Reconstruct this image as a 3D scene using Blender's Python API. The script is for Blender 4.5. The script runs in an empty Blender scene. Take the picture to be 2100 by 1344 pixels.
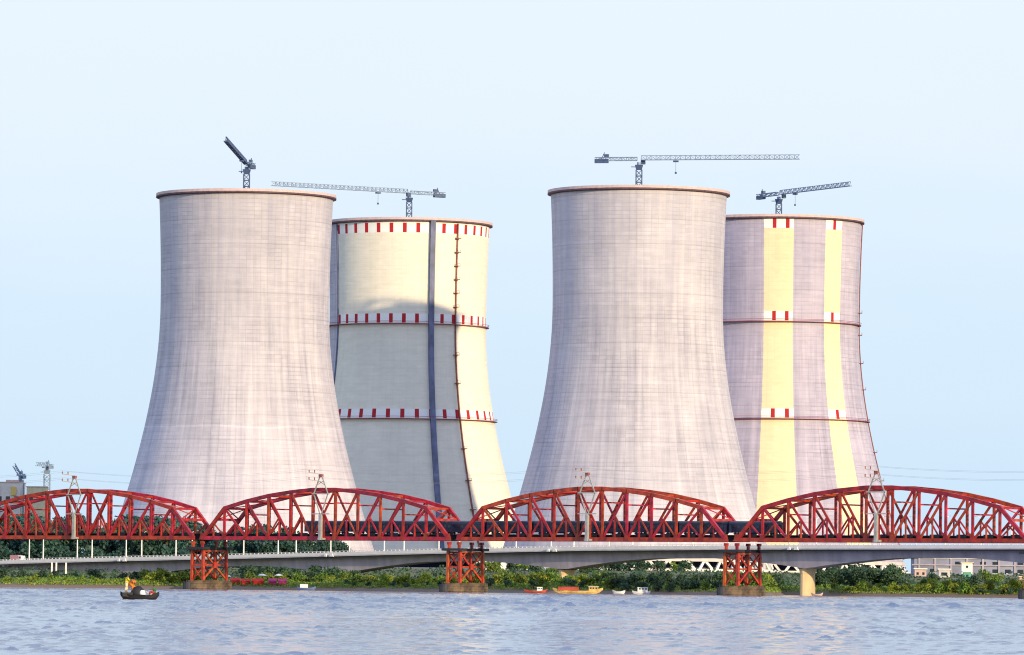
import bpy, math, random
import numpy as np
from mathutils import Vector, Matrix

R = math.radians
random.seed(11)
rng = np.random.default_rng(11)
scene = bpy.context.scene
col = scene.collection

# ------------------------------------------------------------------ camera
CAM_H = 2.2
cam = bpy.data.cameras.new('camera')
cam_o = bpy.data.objects.new('camera', cam)
col.objects.link(cam_o)
cam.sensor_width = 36.0
cam.lens = 36.0 * 10760.0 / 2100.0
cam.clip_start = 1.0
cam.clip_end = 60000.0
pitch, roll = R(2.8199), 0.0105
# look along +Y, pitched up a little, and held very slightly out of level
mw = Matrix.Rotation(R(90) + pitch, 4, 'X') @ Matrix.Rotation(roll, 4, 'Z')
mw.translation = (0, 0, CAM_H)
cam_o.matrix_world = mw
scene.camera = cam_o

# ------------------------------------------------------------------ sky, sun
SUN_AZ, SUN_EL = R(36), R(14.5)
world = bpy.data.worlds.new('World')
scene.world = world
world.use_nodes = True
wn, wl = world.node_tree.nodes, world.node_tree.links
wn.clear()
sky = wn.new('ShaderNodeTexSky')
sky.sky_type = 'NISHITA'
sky.sun_disc = False
sky.sun_elevation = SUN_EL
sky.sun_rotation = R(180) - SUN_AZ
sky.dust_density = 2.0
sk = wn.new('ShaderNodeVectorMath'); sk.operation = 'SCALE'; sk.inputs['Scale'].default_value = 0.10
wl.new(sky.outputs[0], sk.inputs[0])
# thin high cloud: a pale veil over the clear sky, thicker away from the horizon
tc = wn.new('ShaderNodeTexCoord')
sep = wn.new('ShaderNodeSeparateXYZ')
wl.new(tc.outputs['Generated'], sep.inputs[0])
ramp = wn.new('ShaderNodeValToRGB')
mr = wn.new('ShaderNodeMapRange')
mr.inputs['From Min'].default_value = 0.0
mr.inputs['From Max'].default_value = 0.12
wl.new(sep.outputs['Z'], mr.inputs['Value'])
cn = wn.new('ShaderNodeTexNoise'); cn.inputs['Scale'].default_value = 9.0; cn.inputs['Detail'].default_value = 4
cm = wn.new('ShaderNodeMapping'); cm.inputs['Scale'].default_value = (1, 1, 5)
wl.new(tc.outputs['Generated'], cm.inputs[0]); wl.new(cm.outputs[0], cn.inputs['Vector'])
ca = wn.new('ShaderNodeMath'); ca.operation = 'MULTIPLY_ADD'
ca.inputs[1].default_value = 0.34; ca.inputs[2].default_value = -0.15
wl.new(cn.outputs[0], ca.inputs[0])
cs = wn.new('ShaderNodeMath'); cs.operation = 'ADD'
wl.new(mr.outputs[0], cs.inputs[0]); wl.new(ca.outputs[0], cs.inputs[1])
wl.new(cs.outputs[0], ramp.inputs[0])
cr = ramp.color_ramp
cr.elements[0].position = 0.0;  cr.elements[0].color = (0.585, 0.775, 0.955, 1)
cr.elements[1].position = 1.0;  cr.elements[1].color = (0.80, 0.888, 0.995, 1)
e = cr.elements.new(0.45); e.color = (0.665, 0.82, 0.965, 1)
e = cr.elements.new(0.72); e.color = (0.765, 0.868, 0.985, 1)
up = wn.new('ShaderNodeMapRange'); up.interpolation_type = 'SMOOTHSTEP'
up.inputs['From Min'].default_value = 0.13; up.inputs['From Max'].default_value = 0.75
wl.new(sep.outputs['Z'], up.inputs['Value'])
zen = wn.new('ShaderNodeMix'); zen.data_type = 'RGBA'; zen.inputs[7].default_value = (0.60, 0.79, 1.22, 1)
wl.new(up.outputs[0], zen.inputs[0]); wl.new(ramp.outputs[0], zen.inputs[6])
mx = wn.new('ShaderNodeMix'); mx.data_type = 'RGBA'; mx.inputs[0].default_value = 0.93
wl.new(sk.outputs[0], mx.inputs[6]); wl.new(zen.outputs[2], mx.inputs[7])
bg = wn.new('ShaderNodeBackground'); bg.inputs['Strength'].default_value = 0.955
wo = wn.new('ShaderNodeOutputWorld')
wl.new(mx.outputs[2], bg.inputs[0]); wl.new(bg.outputs[0], wo.inputs[0])

sun = bpy.data.lights.new('sun', 'SUN')
sun.energy = 4.1
sun.angle = R(1.0)
sun.color = (1.0, 0.78, 0.43)
sun_o = bpy.data.objects.new('sun', sun)
col.objects.link(sun_o)
to_sun = Vector((math.sin(SUN_AZ) * math.cos(SUN_EL), -math.cos(SUN_AZ) * math.cos(SUN_EL), math.sin(SUN_EL)))
sun_o.rotation_euler = to_sun.to_track_quat('Z', 'Y').to_euler()
sun_o.location = (100, -100, 300)

vs = scene.view_settings
scene.display_settings.display_device = 'sRGB'
vs.view_transform = 'Standard'
vs.look = 'None'
vs.exposure = 0.18
vs.gamma = 1.0
vs.use_curve_mapping = False
scene.cycles.max_bounces = 6
scene.cycles.volume_bounces = 1
scene.cycles.use_denoising = True
scene.cycles.filter_width = 1.1

# ------------------------------------------------------------------ helpers
class MB:
    """collects vertices and faces and links them as one mesh"""
    def __init__(s):
        s.v, s.f, s.n = [], [], 0
    def add(s, verts, faces):
        b = s.n
        s.v.extend([tuple(p) for p in verts])
        s.f.extend([tuple(i + b for i in q) for q in faces])
        s.n += len(verts)
        return s
    def box(s, c, size, rz=0.0):
        hx, hy, hz = size[0] / 2, size[1] / 2, size[2] / 2
        cs_, sn = math.cos(rz), math.sin(rz)
        vv = []
        for z in (-hz, hz):
            for x, y in ((-hx, -hy), (hx, -hy), (hx, hy), (-hx, hy)):
                vv.append((c[0] + x * cs_ - y * sn, c[1] + x * sn + y * cs_, c[2] + z))
        return s.add(vv, BOXF)
    def beam(s, p, q, w, d, ref=(0, 0, 1)):
        p, q = Vector(p), Vector(q)
        t = (q - p).normalized()
        r = Vector(ref)
        if abs(t.dot(r)) > 0.98:
            r = Vector((0, 1, 0))
        a = t.cross(r).normalized()
        b = a.cross(t).normalized()
        vv = []
        for o in (p, q):
            for i, j in ((-1, -1), (1, -1), (1, 1), (-1, 1)):
                vv.append(o + a * (i * w / 2) + b * (j * d / 2))
        return s.add(vv, BOXF)
    def tube(s, p, q, r0, r1=None, n=8):
        r1 = r0 if r1 is None else r1
        p, q = Vector(p), Vector(q)
        t = (q - p).normalized()
        r = Vector((0, 0, 1)) if abs(t.z) < 0.95 else Vector((0, 1, 0))
        a = t.cross(r).normalized(); b = a.cross(t)
        vv = []
        for o, rr in ((p, r0), (q, r1)):
            for k in range(n):
                w = 2 * math.pi * k / n
                vv.append(o + a * (math.cos(w) * rr) + b * (math.sin(w) * rr))
        ff = [(k, (k + 1) % n, n + (k + 1) % n, n + k) for k in range(n)]
        ff += [tuple(range(n - 1, -1, -1)), tuple(range(n, 2 * n))]
        return s.add(vv, ff)
    def lathe(s, prof, n=96, closed=True, a0=0.0, a1=2 * math.pi):
        full = abs(a1 - a0 - 2 * math.pi) < 1e-6
        m = n if full else n + 1
        k = len(prof)
        vv = [(r * math.sin(a0 + (a1 - a0) * i / n), -r * math.cos(a0 + (a1 - a0) * i / n), z)
              for i in range(m) for r, z in prof]
        ff = []
        for i in range(n):
            j = (i + 1) % m
            for q in range(k if closed else k - 1):
                w = (q + 1) % k
                ff.append((i * k + q, j * k + q, j * k + w, i * k + w))
        return s.add(vv, ff)
    def build(s, name, m, parent=None, smooth=False, kind=None, loc=None):
        me = bpy.data.meshes.new(name)
        me.from_pydata(s.v, [], s.f)
        me.update()
        if m is not None:
            me.materials.append(m)
        if smooth:
            me.polygons.foreach_set('use_smooth', [True] * len(me.polygons))
        o = bpy.data.objects.new(name, me)
        col.objects.link(o)
        if parent is not None:
            o.parent = parent
        if loc is not None:
            o.location = loc
        if kind:
            o['kind'] = kind
        return o

BOXF = [(3, 2, 1, 0), (4, 5, 6, 7), (0, 1, 5, 4), (1, 2, 6, 5), (2, 3, 7, 6), (3, 0, 4, 7)]

def quads_mesh(name, centres, size, mats, squash=1.0, out=None):
    """many leaf-sized bent quads as one mesh (numpy)"""
    n = len(centres)
    d = rng.normal(size=(n, 3))
    if out is not None:
        d = d * 0.75 + out
    d /= np.linalg.norm(d, axis=1)[:, None] + 1e-9
    t = rng.normal(size=(n, 3))
    a = np.cross(d, t); a /= np.linalg.norm(a, axis=1)[:, None] + 1e-9
    b = np.cross(d, a)
    sz = (size * rng.uniform(0.6, 1.25, n))[:, None]
    v = np.stack([centres - a * sz * .5 - b * sz * .32, centres + a * sz * .5 - b * sz * .32,
                  centres + a * sz * .45 + b * sz * .36 + d * sz * .18, centres - a * sz * .4 + b * sz * .4 + d * sz * .1], 1).reshape(-1, 3)
    me = bpy.data.meshes.new(name)
    me.vertices.add(4 * n); me.loops.add(4 * n); me.polygons.add(n)
    me.vertices.foreach_set('co', v.astype(np.float32).ravel())
    me.loops.foreach_set('vertex_index', np.arange(4 * n, dtype=np.int32))
    me.polygons.foreach_set('loop_start', np.arange(0, 4 * n, 4, dtype=np.int32))
    for m in mats:
        me.materials.append(m)
    me.update()
    return me

def tag(o, label, cat, group=None, kind=None):
    o['label'] = label
    o['category'] = cat
    if group: o['group'] = group
    if kind: o['kind'] = kind
    return o

def thing(name, label, cat, loc=(0, 0, 0), rz=0.0, group=None):
    o = bpy.data.objects.new(name, None)
    col.objects.link(o)
    o.location = loc
    o.rotation_euler = (0, 0, rz)
    return tag(o, label, cat, group)

def kids(o):
    return KIDS.get(o.name, None) or list(o.children)
KIDS = {}

def copy_tree(o, parent=None):
    c = o.copy()
    col.objects.link(c)
    c.parent = parent
    for ch in list(o.children):
        copy_tree(ch, c)
    return c

ORD = ['first', 'second', 'third', 'fourth', 'fifth', 'sixth', 'seventh', 'eighth', 'ninth', 'tenth',
       'eleventh', 'twelfth', 'thirteenth', 'fourteenth', 'fifteenth', 'sixteenth', 'seventeenth', 'eighteenth', 'nineteenth', 'twentieth']

# ------------------------------------------------------------------ materials
def mat(name, c, rough=0.7, var=0.25, scale=0.6, c2=None, metal=0.0, bump=0.0, stretch=(1, 1, 1), rand=0.0, coat=0.0):
    m = bpy.data.materials.new(name)
    m.use_nodes = True
    nt, nl = m.node_tree.nodes, m.node_tree.links
    b = nt['Principled BSDF']
    b.inputs['Roughness'].default_value = rough
    b.inputs['Metallic'].default_value = metal
    t = nt.new('ShaderNodeTexCoord')
    mp = nt.new('ShaderNodeMapping'); mp.inputs['Scale'].default_value = stretch
    nz = nt.new('ShaderNodeTexNoise'); nz.inputs['Scale'].default_value = scale; nz.inputs['Detail'].default_value = 5
    nl.new(t.outputs['Object'], mp.inputs[0]); nl.new(mp.outputs[0], nz.inputs['Vector'])
    rp = nt.new('ShaderNodeValToRGB')
    rp.color_ramp.elements[0].position = 0.3
    rp.color_ramp.elements[1].position = 0.7
    lo = [max(0, k * (1 - var)) for k in c[:3]]
    hi = list(c2[:3]) if c2 else [min(1, k * (1 + var)) for k in c[:3]]
    rp.color_ramp.elements[0].color = (*lo, 1)
    rp.color_ramp.elements[1].color = (*hi, 1)
    nl.new(nz.outputs[0], rp.inputs[0])
    out = rp.outputs[0]
    if rand > 0:
        oi = nt.new('ShaderNodeObjectInfo')
        hs = nt.new('ShaderNodeHueSaturation')
        ma = nt.new('ShaderNodeMapRange'); ma.inputs['To Min'].default_value = 1 - rand; ma.inputs['To Max'].default_value = 1 + rand
        nl.new(oi.outputs['Random'], ma.inputs['Value'])
        nl.new(ma.outputs[0], hs.inputs['Value'])
        mh = nt.new('ShaderNodeMapRange'); mh.inputs['To Min'].default_value = 0.5 - rand * .07; mh.inputs['To Max'].default_value = 0.5 + rand * .09
        fr = nt.new('ShaderNodeMath'); fr.operation = 'FRACT'
        m7 = nt.new('ShaderNodeMath'); m7.operation = 'MULTIPLY'; m7.inputs[1].default_value = 7.31
        nl.new(oi.outputs['Random'], m7.inputs[0]); nl.new(m7.outputs[0], fr.inputs[0]); nl.new(fr.outputs[0], mh.inputs['Value'])
        nl.new(mh.outputs[0], hs.inputs['Hue'])
        nl.new(out, hs.inputs['Color'])
        out = hs.outputs[0]
    nl.new(out, b.inputs['Base Color'])
    if bump > 0:
        bp = nt.new('ShaderNodeBump'); bp.inputs['Strength'].default_value = bump
        nl.new(nz.outputs[0], bp.inputs['Height']); nl.new(bp.outputs[0], b.inputs['Normal'])
    return m

def leaf_mat(name, c, c2, scale=0.35, rand=0.25):
    m = mat(name, c, rough=0.6, var=0.35, scale=scale, c2=c2, rand=rand)
    nt, nl = m.node_tree.nodes, m.node_tree.links
    b = nt['Principled BSDF']
    tr = nt.new('ShaderNodeBsdfTranslucent')
    src = b.inputs['Base Color'].links[0].from_socket
    nl.new(src, tr.inputs['Color'])
    ms = nt.new('ShaderNodeMixShader'); ms.inputs[0].default_value = 0.3
    nl.new(b.outputs[0], ms.inputs[1]); nl.new(tr.outputs[0], ms.inputs[2])
    nl.new(ms.outputs[0], nt['Material Output'].inputs['Surface'])
    return m

M = {}
M['red'] = mat('red_paint', (0.28, 0.009, 0.009), 0.45, 0.4, 0.5, c2=(0.50, 0.022, 0.014), rand=.2)
M['red_worn'] = mat('worn_red_paint', (0.34, 0.022, 0.012), 0.5, 0.4, 0.7, c2=(0.55, 0.075, 0.02), rand=.15)
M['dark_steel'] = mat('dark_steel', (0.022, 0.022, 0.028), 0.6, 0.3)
M['grey_steel'] = mat('galvanised_steel', (0.42, 0.41, 0.38), 0.5, 0.2, metal=0.3)
M['crane'] = mat('crane_blue_grey', (0.05, 0.085, 0.19), 0.5, 0.25)
M['crane_jib'] = mat('crane_jib_paint', (0.20, 0.27, 0.40), 0.5, 0.25)
M['carriage'] = mat('carriage_navy', (0.012, 0.014, 0.045), 0.35, 0.3, 0.4)
M['carriage_roof'] = mat('carriage_roof', (0.06, 0.07, 0.11), 0.6, 0.3)
M['glass'] = mat('dark_glass', (0.02, 0.03, 0.04), 0.08, 0.1)
M['stone'] = mat('masonry', (0.085, 0.06, 0.055), 0.9, 0.55, 0.5, c2=(0.20, 0.14, 0.09), bump=0.3)
M['stone_dark'] = mat('dark_masonry', (0.045, 0.045, 0.055), 0.85, 0.4, 0.5, bump=0.3)
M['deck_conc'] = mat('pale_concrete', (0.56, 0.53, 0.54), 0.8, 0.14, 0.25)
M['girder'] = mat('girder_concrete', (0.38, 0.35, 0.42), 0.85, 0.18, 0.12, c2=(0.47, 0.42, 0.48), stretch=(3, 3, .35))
M['pier_conc'] = mat('pier_concrete', (0.66, 0.50, 0.30), 0.85, 0.2, 0.3, stretch=(1, 1, .3))
M['parapet'] = mat('parapet_paint', (0.74, 0.70, 0.70), 0.7, 0.08, 0.4)
M['asphalt'] = mat('asphalt', (0.05, 0.05, 0.052), 0.9, 0.2)
M['white'] = mat('white_paint', (0.80, 0.79, 0.77), 0.5, 0.06)
M['rim'] = mat('rim_pink_grey', (0.60, 0.45, 0.45), 0.8, 0.12)
M['rim_dark'] = mat('rim_dark_steel', (0.11, 0.055, 0.075), 0.7, 0.3)
M['ring_red'] = mat('ring_red_brown', (0.26, 0.05, 0.07), 0.7, 0.3)
M['navy'] = mat('hoist_navy', (0.115, 0.13, 0.235), 0.6, 0.35, 0.35, stretch=(1, 1, .5))
M['ladder'] = mat('ladder_rust', (0.25, 0.08, 0.07), 0.7, 0.3)
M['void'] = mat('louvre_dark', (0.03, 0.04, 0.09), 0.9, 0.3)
M['bark'] = mat('bark', (0.10, 0.075, 0.05), 0.9, 0.3, 2.0)
M['leaf_far'] = leaf_mat('leaf_far', (0.022, 0.082, 0.080), (0.075, 0.165, 0.115))  # teal haze tint of the distance mixed into the leaf colour
M['leaf_dark'] = leaf_mat('leaf_dark', (0.028, 0.080, 0.052), (0.08, 0.15, 0.06))
M['leaf_mid'] = leaf_mat('leaf_mid', (0.09, 0.18, 0.025), (0.24, 0.35, 0.045))
M['leaf_lime'] = leaf_mat('leaf_lime', (0.17, 0.24, 0.02), (0.36, 0.42, 0.04))
M['ground'] = mat('ground', (0.11, 0.10, 0.055), 0.95, 0.4, 0.05, c2=(0.15, 0.16, 0.05))
gm = M['ground']; gt, gl = gm.node_tree.nodes, gm.node_tree.links
g1 = gt.new('ShaderNodeTexCoord'); g2 = gt.new('ShaderNodeSeparateXYZ'); gl.new(g1.outputs['Object'], g2.inputs[0])
g3 = gt.new('ShaderNodeMapRange'); g3.inputs['From Min'].default_value = 0.5; g3.inputs['From Max'].default_value = 1.5
gl.new(g2.outputs['Z'], g3.inputs['Value'])
g4 = gt.new('ShaderNodeMix'); g4.data_type = 'RGBA'; g4.inputs[6].default_value = (0.20, 0.13, 0.10, 1)
gsrc = gt['Principled BSDF'].inputs['Base Color'].links[0].from_socket
gl.new(g3.outputs[0], g4.inputs[0]); gl.new(gsrc, g4.inputs[7]); gl.new(g4.outputs[2], gt['Principled BSDF'].inputs['Base Color'])
M['mud'] = mat('mud', (0.10, 0.07, 0.05), 0.9, 0.4, 0.2)
M['cream'] = mat('cream_wall', (0.62, 0.53, 0.36), 0.8, 0.12)
M['yellow_wall'] = mat('yellow_wall', (0.68, 0.48, 0.16), 0.8, 0.12)
M['pink_wall'] = mat('pink_wall', (0.56, 0.40, 0.37), 0.8, 0.12)
M['hazed_wall'] = mat('hazed_wall', (0.66, 0.60, 0.60), 0.8, 0.1)  # wall colour lightened to carry the haze of distance
M['grey_wall'] = mat('grey_wall', (0.24, 0.25, 0.36), 0.8, 0.3, 0.12)
M['black_wood'] = mat('tarred_wood', (0.010, 0.009, 0.010), 0.6, 0.3)
M['boat_yellow'] = mat('boat_yellow', (0.62, 0.42, 0.14), 0.6, 0.3)
M['boat_red'] = mat('boat_red', (0.42, 0.06, 0.03), 0.6, 0.25)
M['boat_white'] = mat('boat_white', (0.78, 0.76, 0.76), 0.5, 0.08)
M['boat_blue'] = mat('boat_blue', (0.10, 0.15, 0.32), 0.5, 0.15)
M['skin'] = mat('skin', (0.17, 0.085, 0.05), 0.6, 0.1)
M['hair'] = mat('hair', (0.006, 0.005, 0.005), 0.5, 0.1)
M['cloth_yellow'] = mat('cloth_yellow', (0.72, 0.50, 0.015), 0.8, 0.15, 6)
M['cloth_cream'] = mat('cloth_cream', (0.74, 0.62, 0.36), 0.8, 0.15, 6)
M['cloth_orange'] = mat('cloth_orange', (0.70, 0.20, 0.02), 0.8, 0.15, 6)
M['cloth_red'] = mat('cloth_red', (0.48, 0.025, 0.015), 0.8, 0.15, 6)
M['cloth_green'] = mat('cloth_green', (0.03, 0.16, 0.05), 0.8, 0.15, 6)
M['cloth_white'] = mat('cloth_white', (0.78, 0.76, 0.74), 0.8, 0.08, 6)
M['tarp'] = mat('black_tarp', (0.010, 0.010, 0.013), 0.6, 0.3, 3, bump=0.4)
M['stall_red'] = mat('stall_red_cloth', (0.55, 0.03, 0.02), 0.8, 0.3, 1.2)
M['stall_pink'] = mat('stall_pink_cloth', (0.50, 0.05, 0.16), 0.8, 0.3, 1.2)
M['truck_pink'] = mat('truck_pink', (0.62, 0.28, 0.28), 0.5, 0.1)
M['rubber'] = mat('rubber', (0.02, 0.02, 0.02), 0.8, 0.1)

def node_math(nt, nl, op, a, b=None, c=None):
    n = nt.new('ShaderNodeMath'); n.operation = op
    for i, x in enumerate((a, b, c)):
        if x is None: continue
        if isinstance(x, (int, float)): n.inputs[i].default_value = x
        else: nl.new(x, n.inputs[i])
    return n.outputs[0]

def tower_material(name, seed, zones=(), paint=(), bands=(), n_marks=38, phase=0.0, tint=(1, 1, 1), pcol_=(0.78, 0.725, 0.63)):
    """board-marked concrete with lift joints and rain streaks; paint: (from angle, to angle) fields with red and white bands"""
    m = bpy.data.materials.new(name); m.use_nodes = True
    nt, nl = m.node_tree.nodes, m.node_tree.links
    b = nt['Principled BSDF']; b.inputs['Roughness'].default_value = 0.85
    t = nt.new('ShaderNodeTexCoord'); s = nt.new('ShaderNodeSeparateXYZ'); nl.new(t.outputs['Object'], s.inputs[0])
    X, Y, Z = s.outputs
    negy = node_math(nt, nl, 'MULTIPLY', Y, -1.0)
    ang = node_math(nt, nl, 'ARCTAN2', X, negy)
    u = node_math(nt, nl, 'MULTIPLY_ADD', ang, 43.0, seed * 37.0)
    def vec(ku, kz):
        c = nt.new('ShaderNodeCombineXYZ')
        nl.new(node_math(nt, nl, 'MULTIPLY', u, ku), c.inputs[0]); nl.new(node_math(nt, nl, 'MULTIPLY', Z, kz), c.inputs[1])
        return c.outputs[0]
    def noise(v, detail=4, rough=0.55):
        n = nt.new('ShaderNodeTexNoise'); n.inputs['Scale'].default_value = 1.0; n.inputs['Detail'].default_value = detail
        n.inputs['Roughness'].default_value = rough
        nl.new(v, n.inputs['Vector']); return n.outputs[0]
    streak = noise(vec(0.30, 0.016), 5, 0.65)
    broad = noise(vec(0.045, 0.02), 3)
    lift = noise(vec(0.02, 0.42), 3, 0.7)
    patch = noise(vec(0.12, 0.35), 3, 0.7)
    br = nt.new('ShaderNodeTexBrick')
    br.offset = 0.0; br.inputs['Scale'].default_value = 1.0
    br.inputs['Brick Width'].default_value = 3.6; br.inputs['Row Height'].default_value = 1.9
    br.inputs['Mortar Size'].default_value = 0.2; br.inputs['Mortar Smooth'].default_value = 0.6
    br.inputs['Color1'].default_value = (0.62, 0.62, 0.62, 1); br.inputs['Color2'].default_value = (0.40, 0.40, 0.40, 1)
    br.inputs['Mortar'].default_value = (0.18, 0.18, 0.18, 1)
    nl.new(vec(1, 1), br.inputs['Vector'])
    b2_ = nt.new('ShaderNodeTexBrick'); b2_.offset = 0.37
    b2_.inputs['Scale'].default_value = 1.0; b2_.inputs['Brick Width'].default_value = 15.0; b2_.inputs['Row Height'].default_value = 9.5
    b2_.inputs['Mortar Size'].default_value = 0.0
    b2_.inputs['Color1'].default_value = (1, 1, 1, 1); b2_.inputs['Color2'].default_value = (0, 0, 0, 1)
    nl.new(vec(1, 1), b2_.inputs['Vector'])
    bw2 = nt.new('ShaderNodeRGBToBW'); nl.new(b2_.outputs['Color'], bw2.inputs[0])
    bw = nt.new('ShaderNodeRGBToBW'); nl.new(br.outputs['Color'], bw.inputs[0])
    # value around 1
    # streaks fade in below the throat
    low = nt.new('ShaderNodeMapRange'); low.inputs['From Min'].default_value = 165; low.inputs['From Max'].default_value = 110
    low.inputs['To Min'].default_value = 0.35; low.inputs['To Max'].default_value = 1.1
    nl.new(Z, low.inputs['Value'])
    sv = node_math(nt, nl, 'MULTIPLY', node_math(nt, nl, 'SUBTRACT', streak, 0.5), low.outputs[0])
    val = node_math(nt, nl, 'MULTIPLY_ADD', sv, 0.80, 1.0)
    val = node_math(nt, nl, 'ADD', val, node_math(nt, nl, 'MULTIPLY', node_math(nt, nl, 'SUBTRACT', broad, 0.5), 0.40))
    val = node_math(nt, nl, 'ADD', val, node_math(nt, nl, 'MULTIPLY', node_math(nt, nl, 'SUBTRACT', lift, 0.5), 0.34))
    val = node_math(nt, nl, 'ADD', val, node_math(nt, nl, 'MULTIPLY', node_math(nt, nl, 'SUBTRACT', patch, 0.5), 0.30))
    gm_ = nt.new('ShaderNodeMapRange'); gm_.inputs['From Min'].default_value = 0.38; gm_.inputs['From Max'].default_value = 0.66
    gm_.inputs['To Min'].default_value = 0.05; gm_.inputs['To Max'].default_value = 0.62
    nl.new(noise(vec(0.05, 0.045), 3, 0.6), gm_.inputs['Value'])
    val = node_math(nt, nl, 'ADD', val, node_math(nt, nl, 'MULTIPLY', node_math(nt, nl, 'SUBTRACT', bw.outputs[0], 0.48), gm_.outputs[0]))
    ring = node_math(nt, nl, 'LESS_THAN', node_math(nt, nl, 'FRACT', node_math(nt, nl, 'DIVIDE', Z, 11.4)), 0.045)
    val = node_math(nt, nl, 'ADD', val, node_math(nt, nl, 'MULTIPLY', ring, node_math(nt, nl, 'MULTIPLY_ADD', patch, -0.5, 0.14)))
    val = node_math(nt, nl, 'ADD', val, node_math(nt, nl, 'MULTIPLY', node_math(nt, nl, 'SUBTRACT', bw2.outputs[0], 0.5), 0.07))
    for z0, z1, dv in zones:       # casts poured at different times
        wob = node_math(nt, nl, 'MULTIPLY_ADD', broad, 3.0, Z)
        k = node_math(nt, nl, 'MULTIPLY', node_math(nt, nl, 'GREATER_THAN', wob, z0), node_math(nt, nl, 'LESS_THAN', wob, z1))
        val = node_math(nt, nl, 'MULTIPLY_ADD', k, dv, val)
    base = nt.new('ShaderNodeMix'); base.data_type = 'RGBA'
    base.inputs[6].default_value = (0.44 * tint[0], 0.422 * tint[1], 0.535 * tint[2], 1)
    base.inputs[7].default_value = (0.52 * tint[0], 0.48 * tint[1], 0.52 * tint[2], 1)
    hue = node_math(nt, nl, 'ADD', node_math(nt, nl, 'MULTIPLY', broad, 0.9), node_math(nt, nl, 'MULTIPLY_ADD', streak, 1.6, -0.75))
    hue = node_math(nt, nl, 'MINIMUM', node_math(nt, nl, 'MAXIMUM', hue, 0.0), 1.0)
    nl.new(hue, base.inputs[0])
    sc_ = nt.new('ShaderNodeVectorMath'); sc_.operation = 'SCALE'
    nl.new(base.outputs[2], sc_.inputs[0]); nl.new(val, sc_.inputs['Scale'])
    out = sc_.outputs[0]
    if paint:
        angr = node_math(nt, nl, 'ADD', ang, node_math(nt, nl, 'MULTIPLY_ADD', patch, 0.014, -0.007))
        mask = None
        for a0, a1 in paint:
            k = node_math(nt, nl, 'MULTIPLY', node_math(nt, nl, 'GREATER_THAN', angr, R(a0)), node_math(nt, nl, 'LESS_THAN', angr, R(a1)))
            mask = k if mask is None else node_math(nt, nl, 'MAXIMUM', mask, k)
        band = None
        for z0, z1 in bands:
            k = node_math(nt, nl, 'MULTIPLY', node_math(nt, nl, 'GREATER_THAN', Z, z0), node_math(nt, nl, 'LESS_THAN', Z, z1))
            band = k if band is None else node_math(nt, nl, 'MAXIMUM', band, k)
        fr = node_math(nt, nl, 'FRACT', node_math(nt, nl, 'MULTIPLY_ADD', ang, n_marks / (2 * math.pi), phase + 10))
        red = node_math(nt, nl, 'LESS_THAN', fr, 0.29)
        pv = node_math(nt, nl, 'MULTIPLY_ADD', node_math(nt, nl, 'SUBTRACT', streak, 0.5), 0.16, 1.0)
        pv = node_math(nt, nl, 'ADD', pv, node_math(nt, nl, 'MULTIPLY', node_math(nt, nl, 'SUBTRACT', patch, 0.5), 0.30))
        pv = node_math(nt, nl, 'ADD', pv, node_math(nt, nl, 'MULTIPLY', node_math(nt, nl, 'SUBTRACT', bw.outputs[0], 0.48), 0.10))
        pv = node_math(nt, nl, 'ADD', pv, node_math(nt, nl, 'MULTIPLY', node_math(nt, nl, 'SUBTRACT', broad, 0.5), 0.22))
        cream = nt.new('ShaderNodeVectorMath'); cream.operation = 'SCALE'; cream.inputs[0].default_value = pcol_
        nl.new(pv, cream.inputs['Scale'])
        def mix(f, a, bb):
            n = nt.new('ShaderNodeMix'); n.data_type = 'RGBA'
            nl.new(f, n.inputs[0])
            for i, x in ((6, a), (7, bb)):
                if isinstance(x, tuple): n.inputs[i].default_value = x
                else: nl.new(x, n.inputs[i])
            return n.outputs[2]
        bandcol = mix(red, (0.84, 0.84, 0.84, 1), (0.42, 0.012, 0.02, 1))
        pcol = mix(band, cream.outputs[0], bandcol)
        out = mix(mask, out, pcol)
    nl.new(out, b.inputs['Base Color'])
    bp = nt.new('ShaderNodeBump'); bp.inputs['Strength'].default_value = 0.25; bp.inputs['Distance'].default_value = 0.3
    nl.new(bw.outputs[0], bp.inputs['Height']); nl.new(bp.outputs[0], b.inputs['Normal'])
    return m

# ------------------------------------------------------------------ setting: ground and river
SHORE = [(-20000, 1760), (-400, 1750), (-170, 1745), (-112, 1765), (-92, 1778), (-60, 1748), (-28, 1722), (-8, 1716), (15, 1682), (50, 1676),
         (66, 1668), (80, 1680), (88, 1735), (94, 1802), (108, 1806), (116, 1770), (140, 1742), (170, 1725), (260, 1710), (20000, 1700)]
SX, SY = np.array([p[0] for p in SHORE], float), np.array([p[1] for p in SHORE], float)
def shore(x):
    return np.interp(x, SX, SY)
def land_z(x, y):
    d = y - shore(x)
    return np.interp(d, [-60, -8, 0, 5, 22, 80, 200, 420, 700], [-3, -1.2, 0.0, 0.9, 2.4, 3.2, 4.6, 8.6, 9.9])
def gz(x, y):
    return float(land_z(np.array([x]), np.array([y]))[0])

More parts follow.
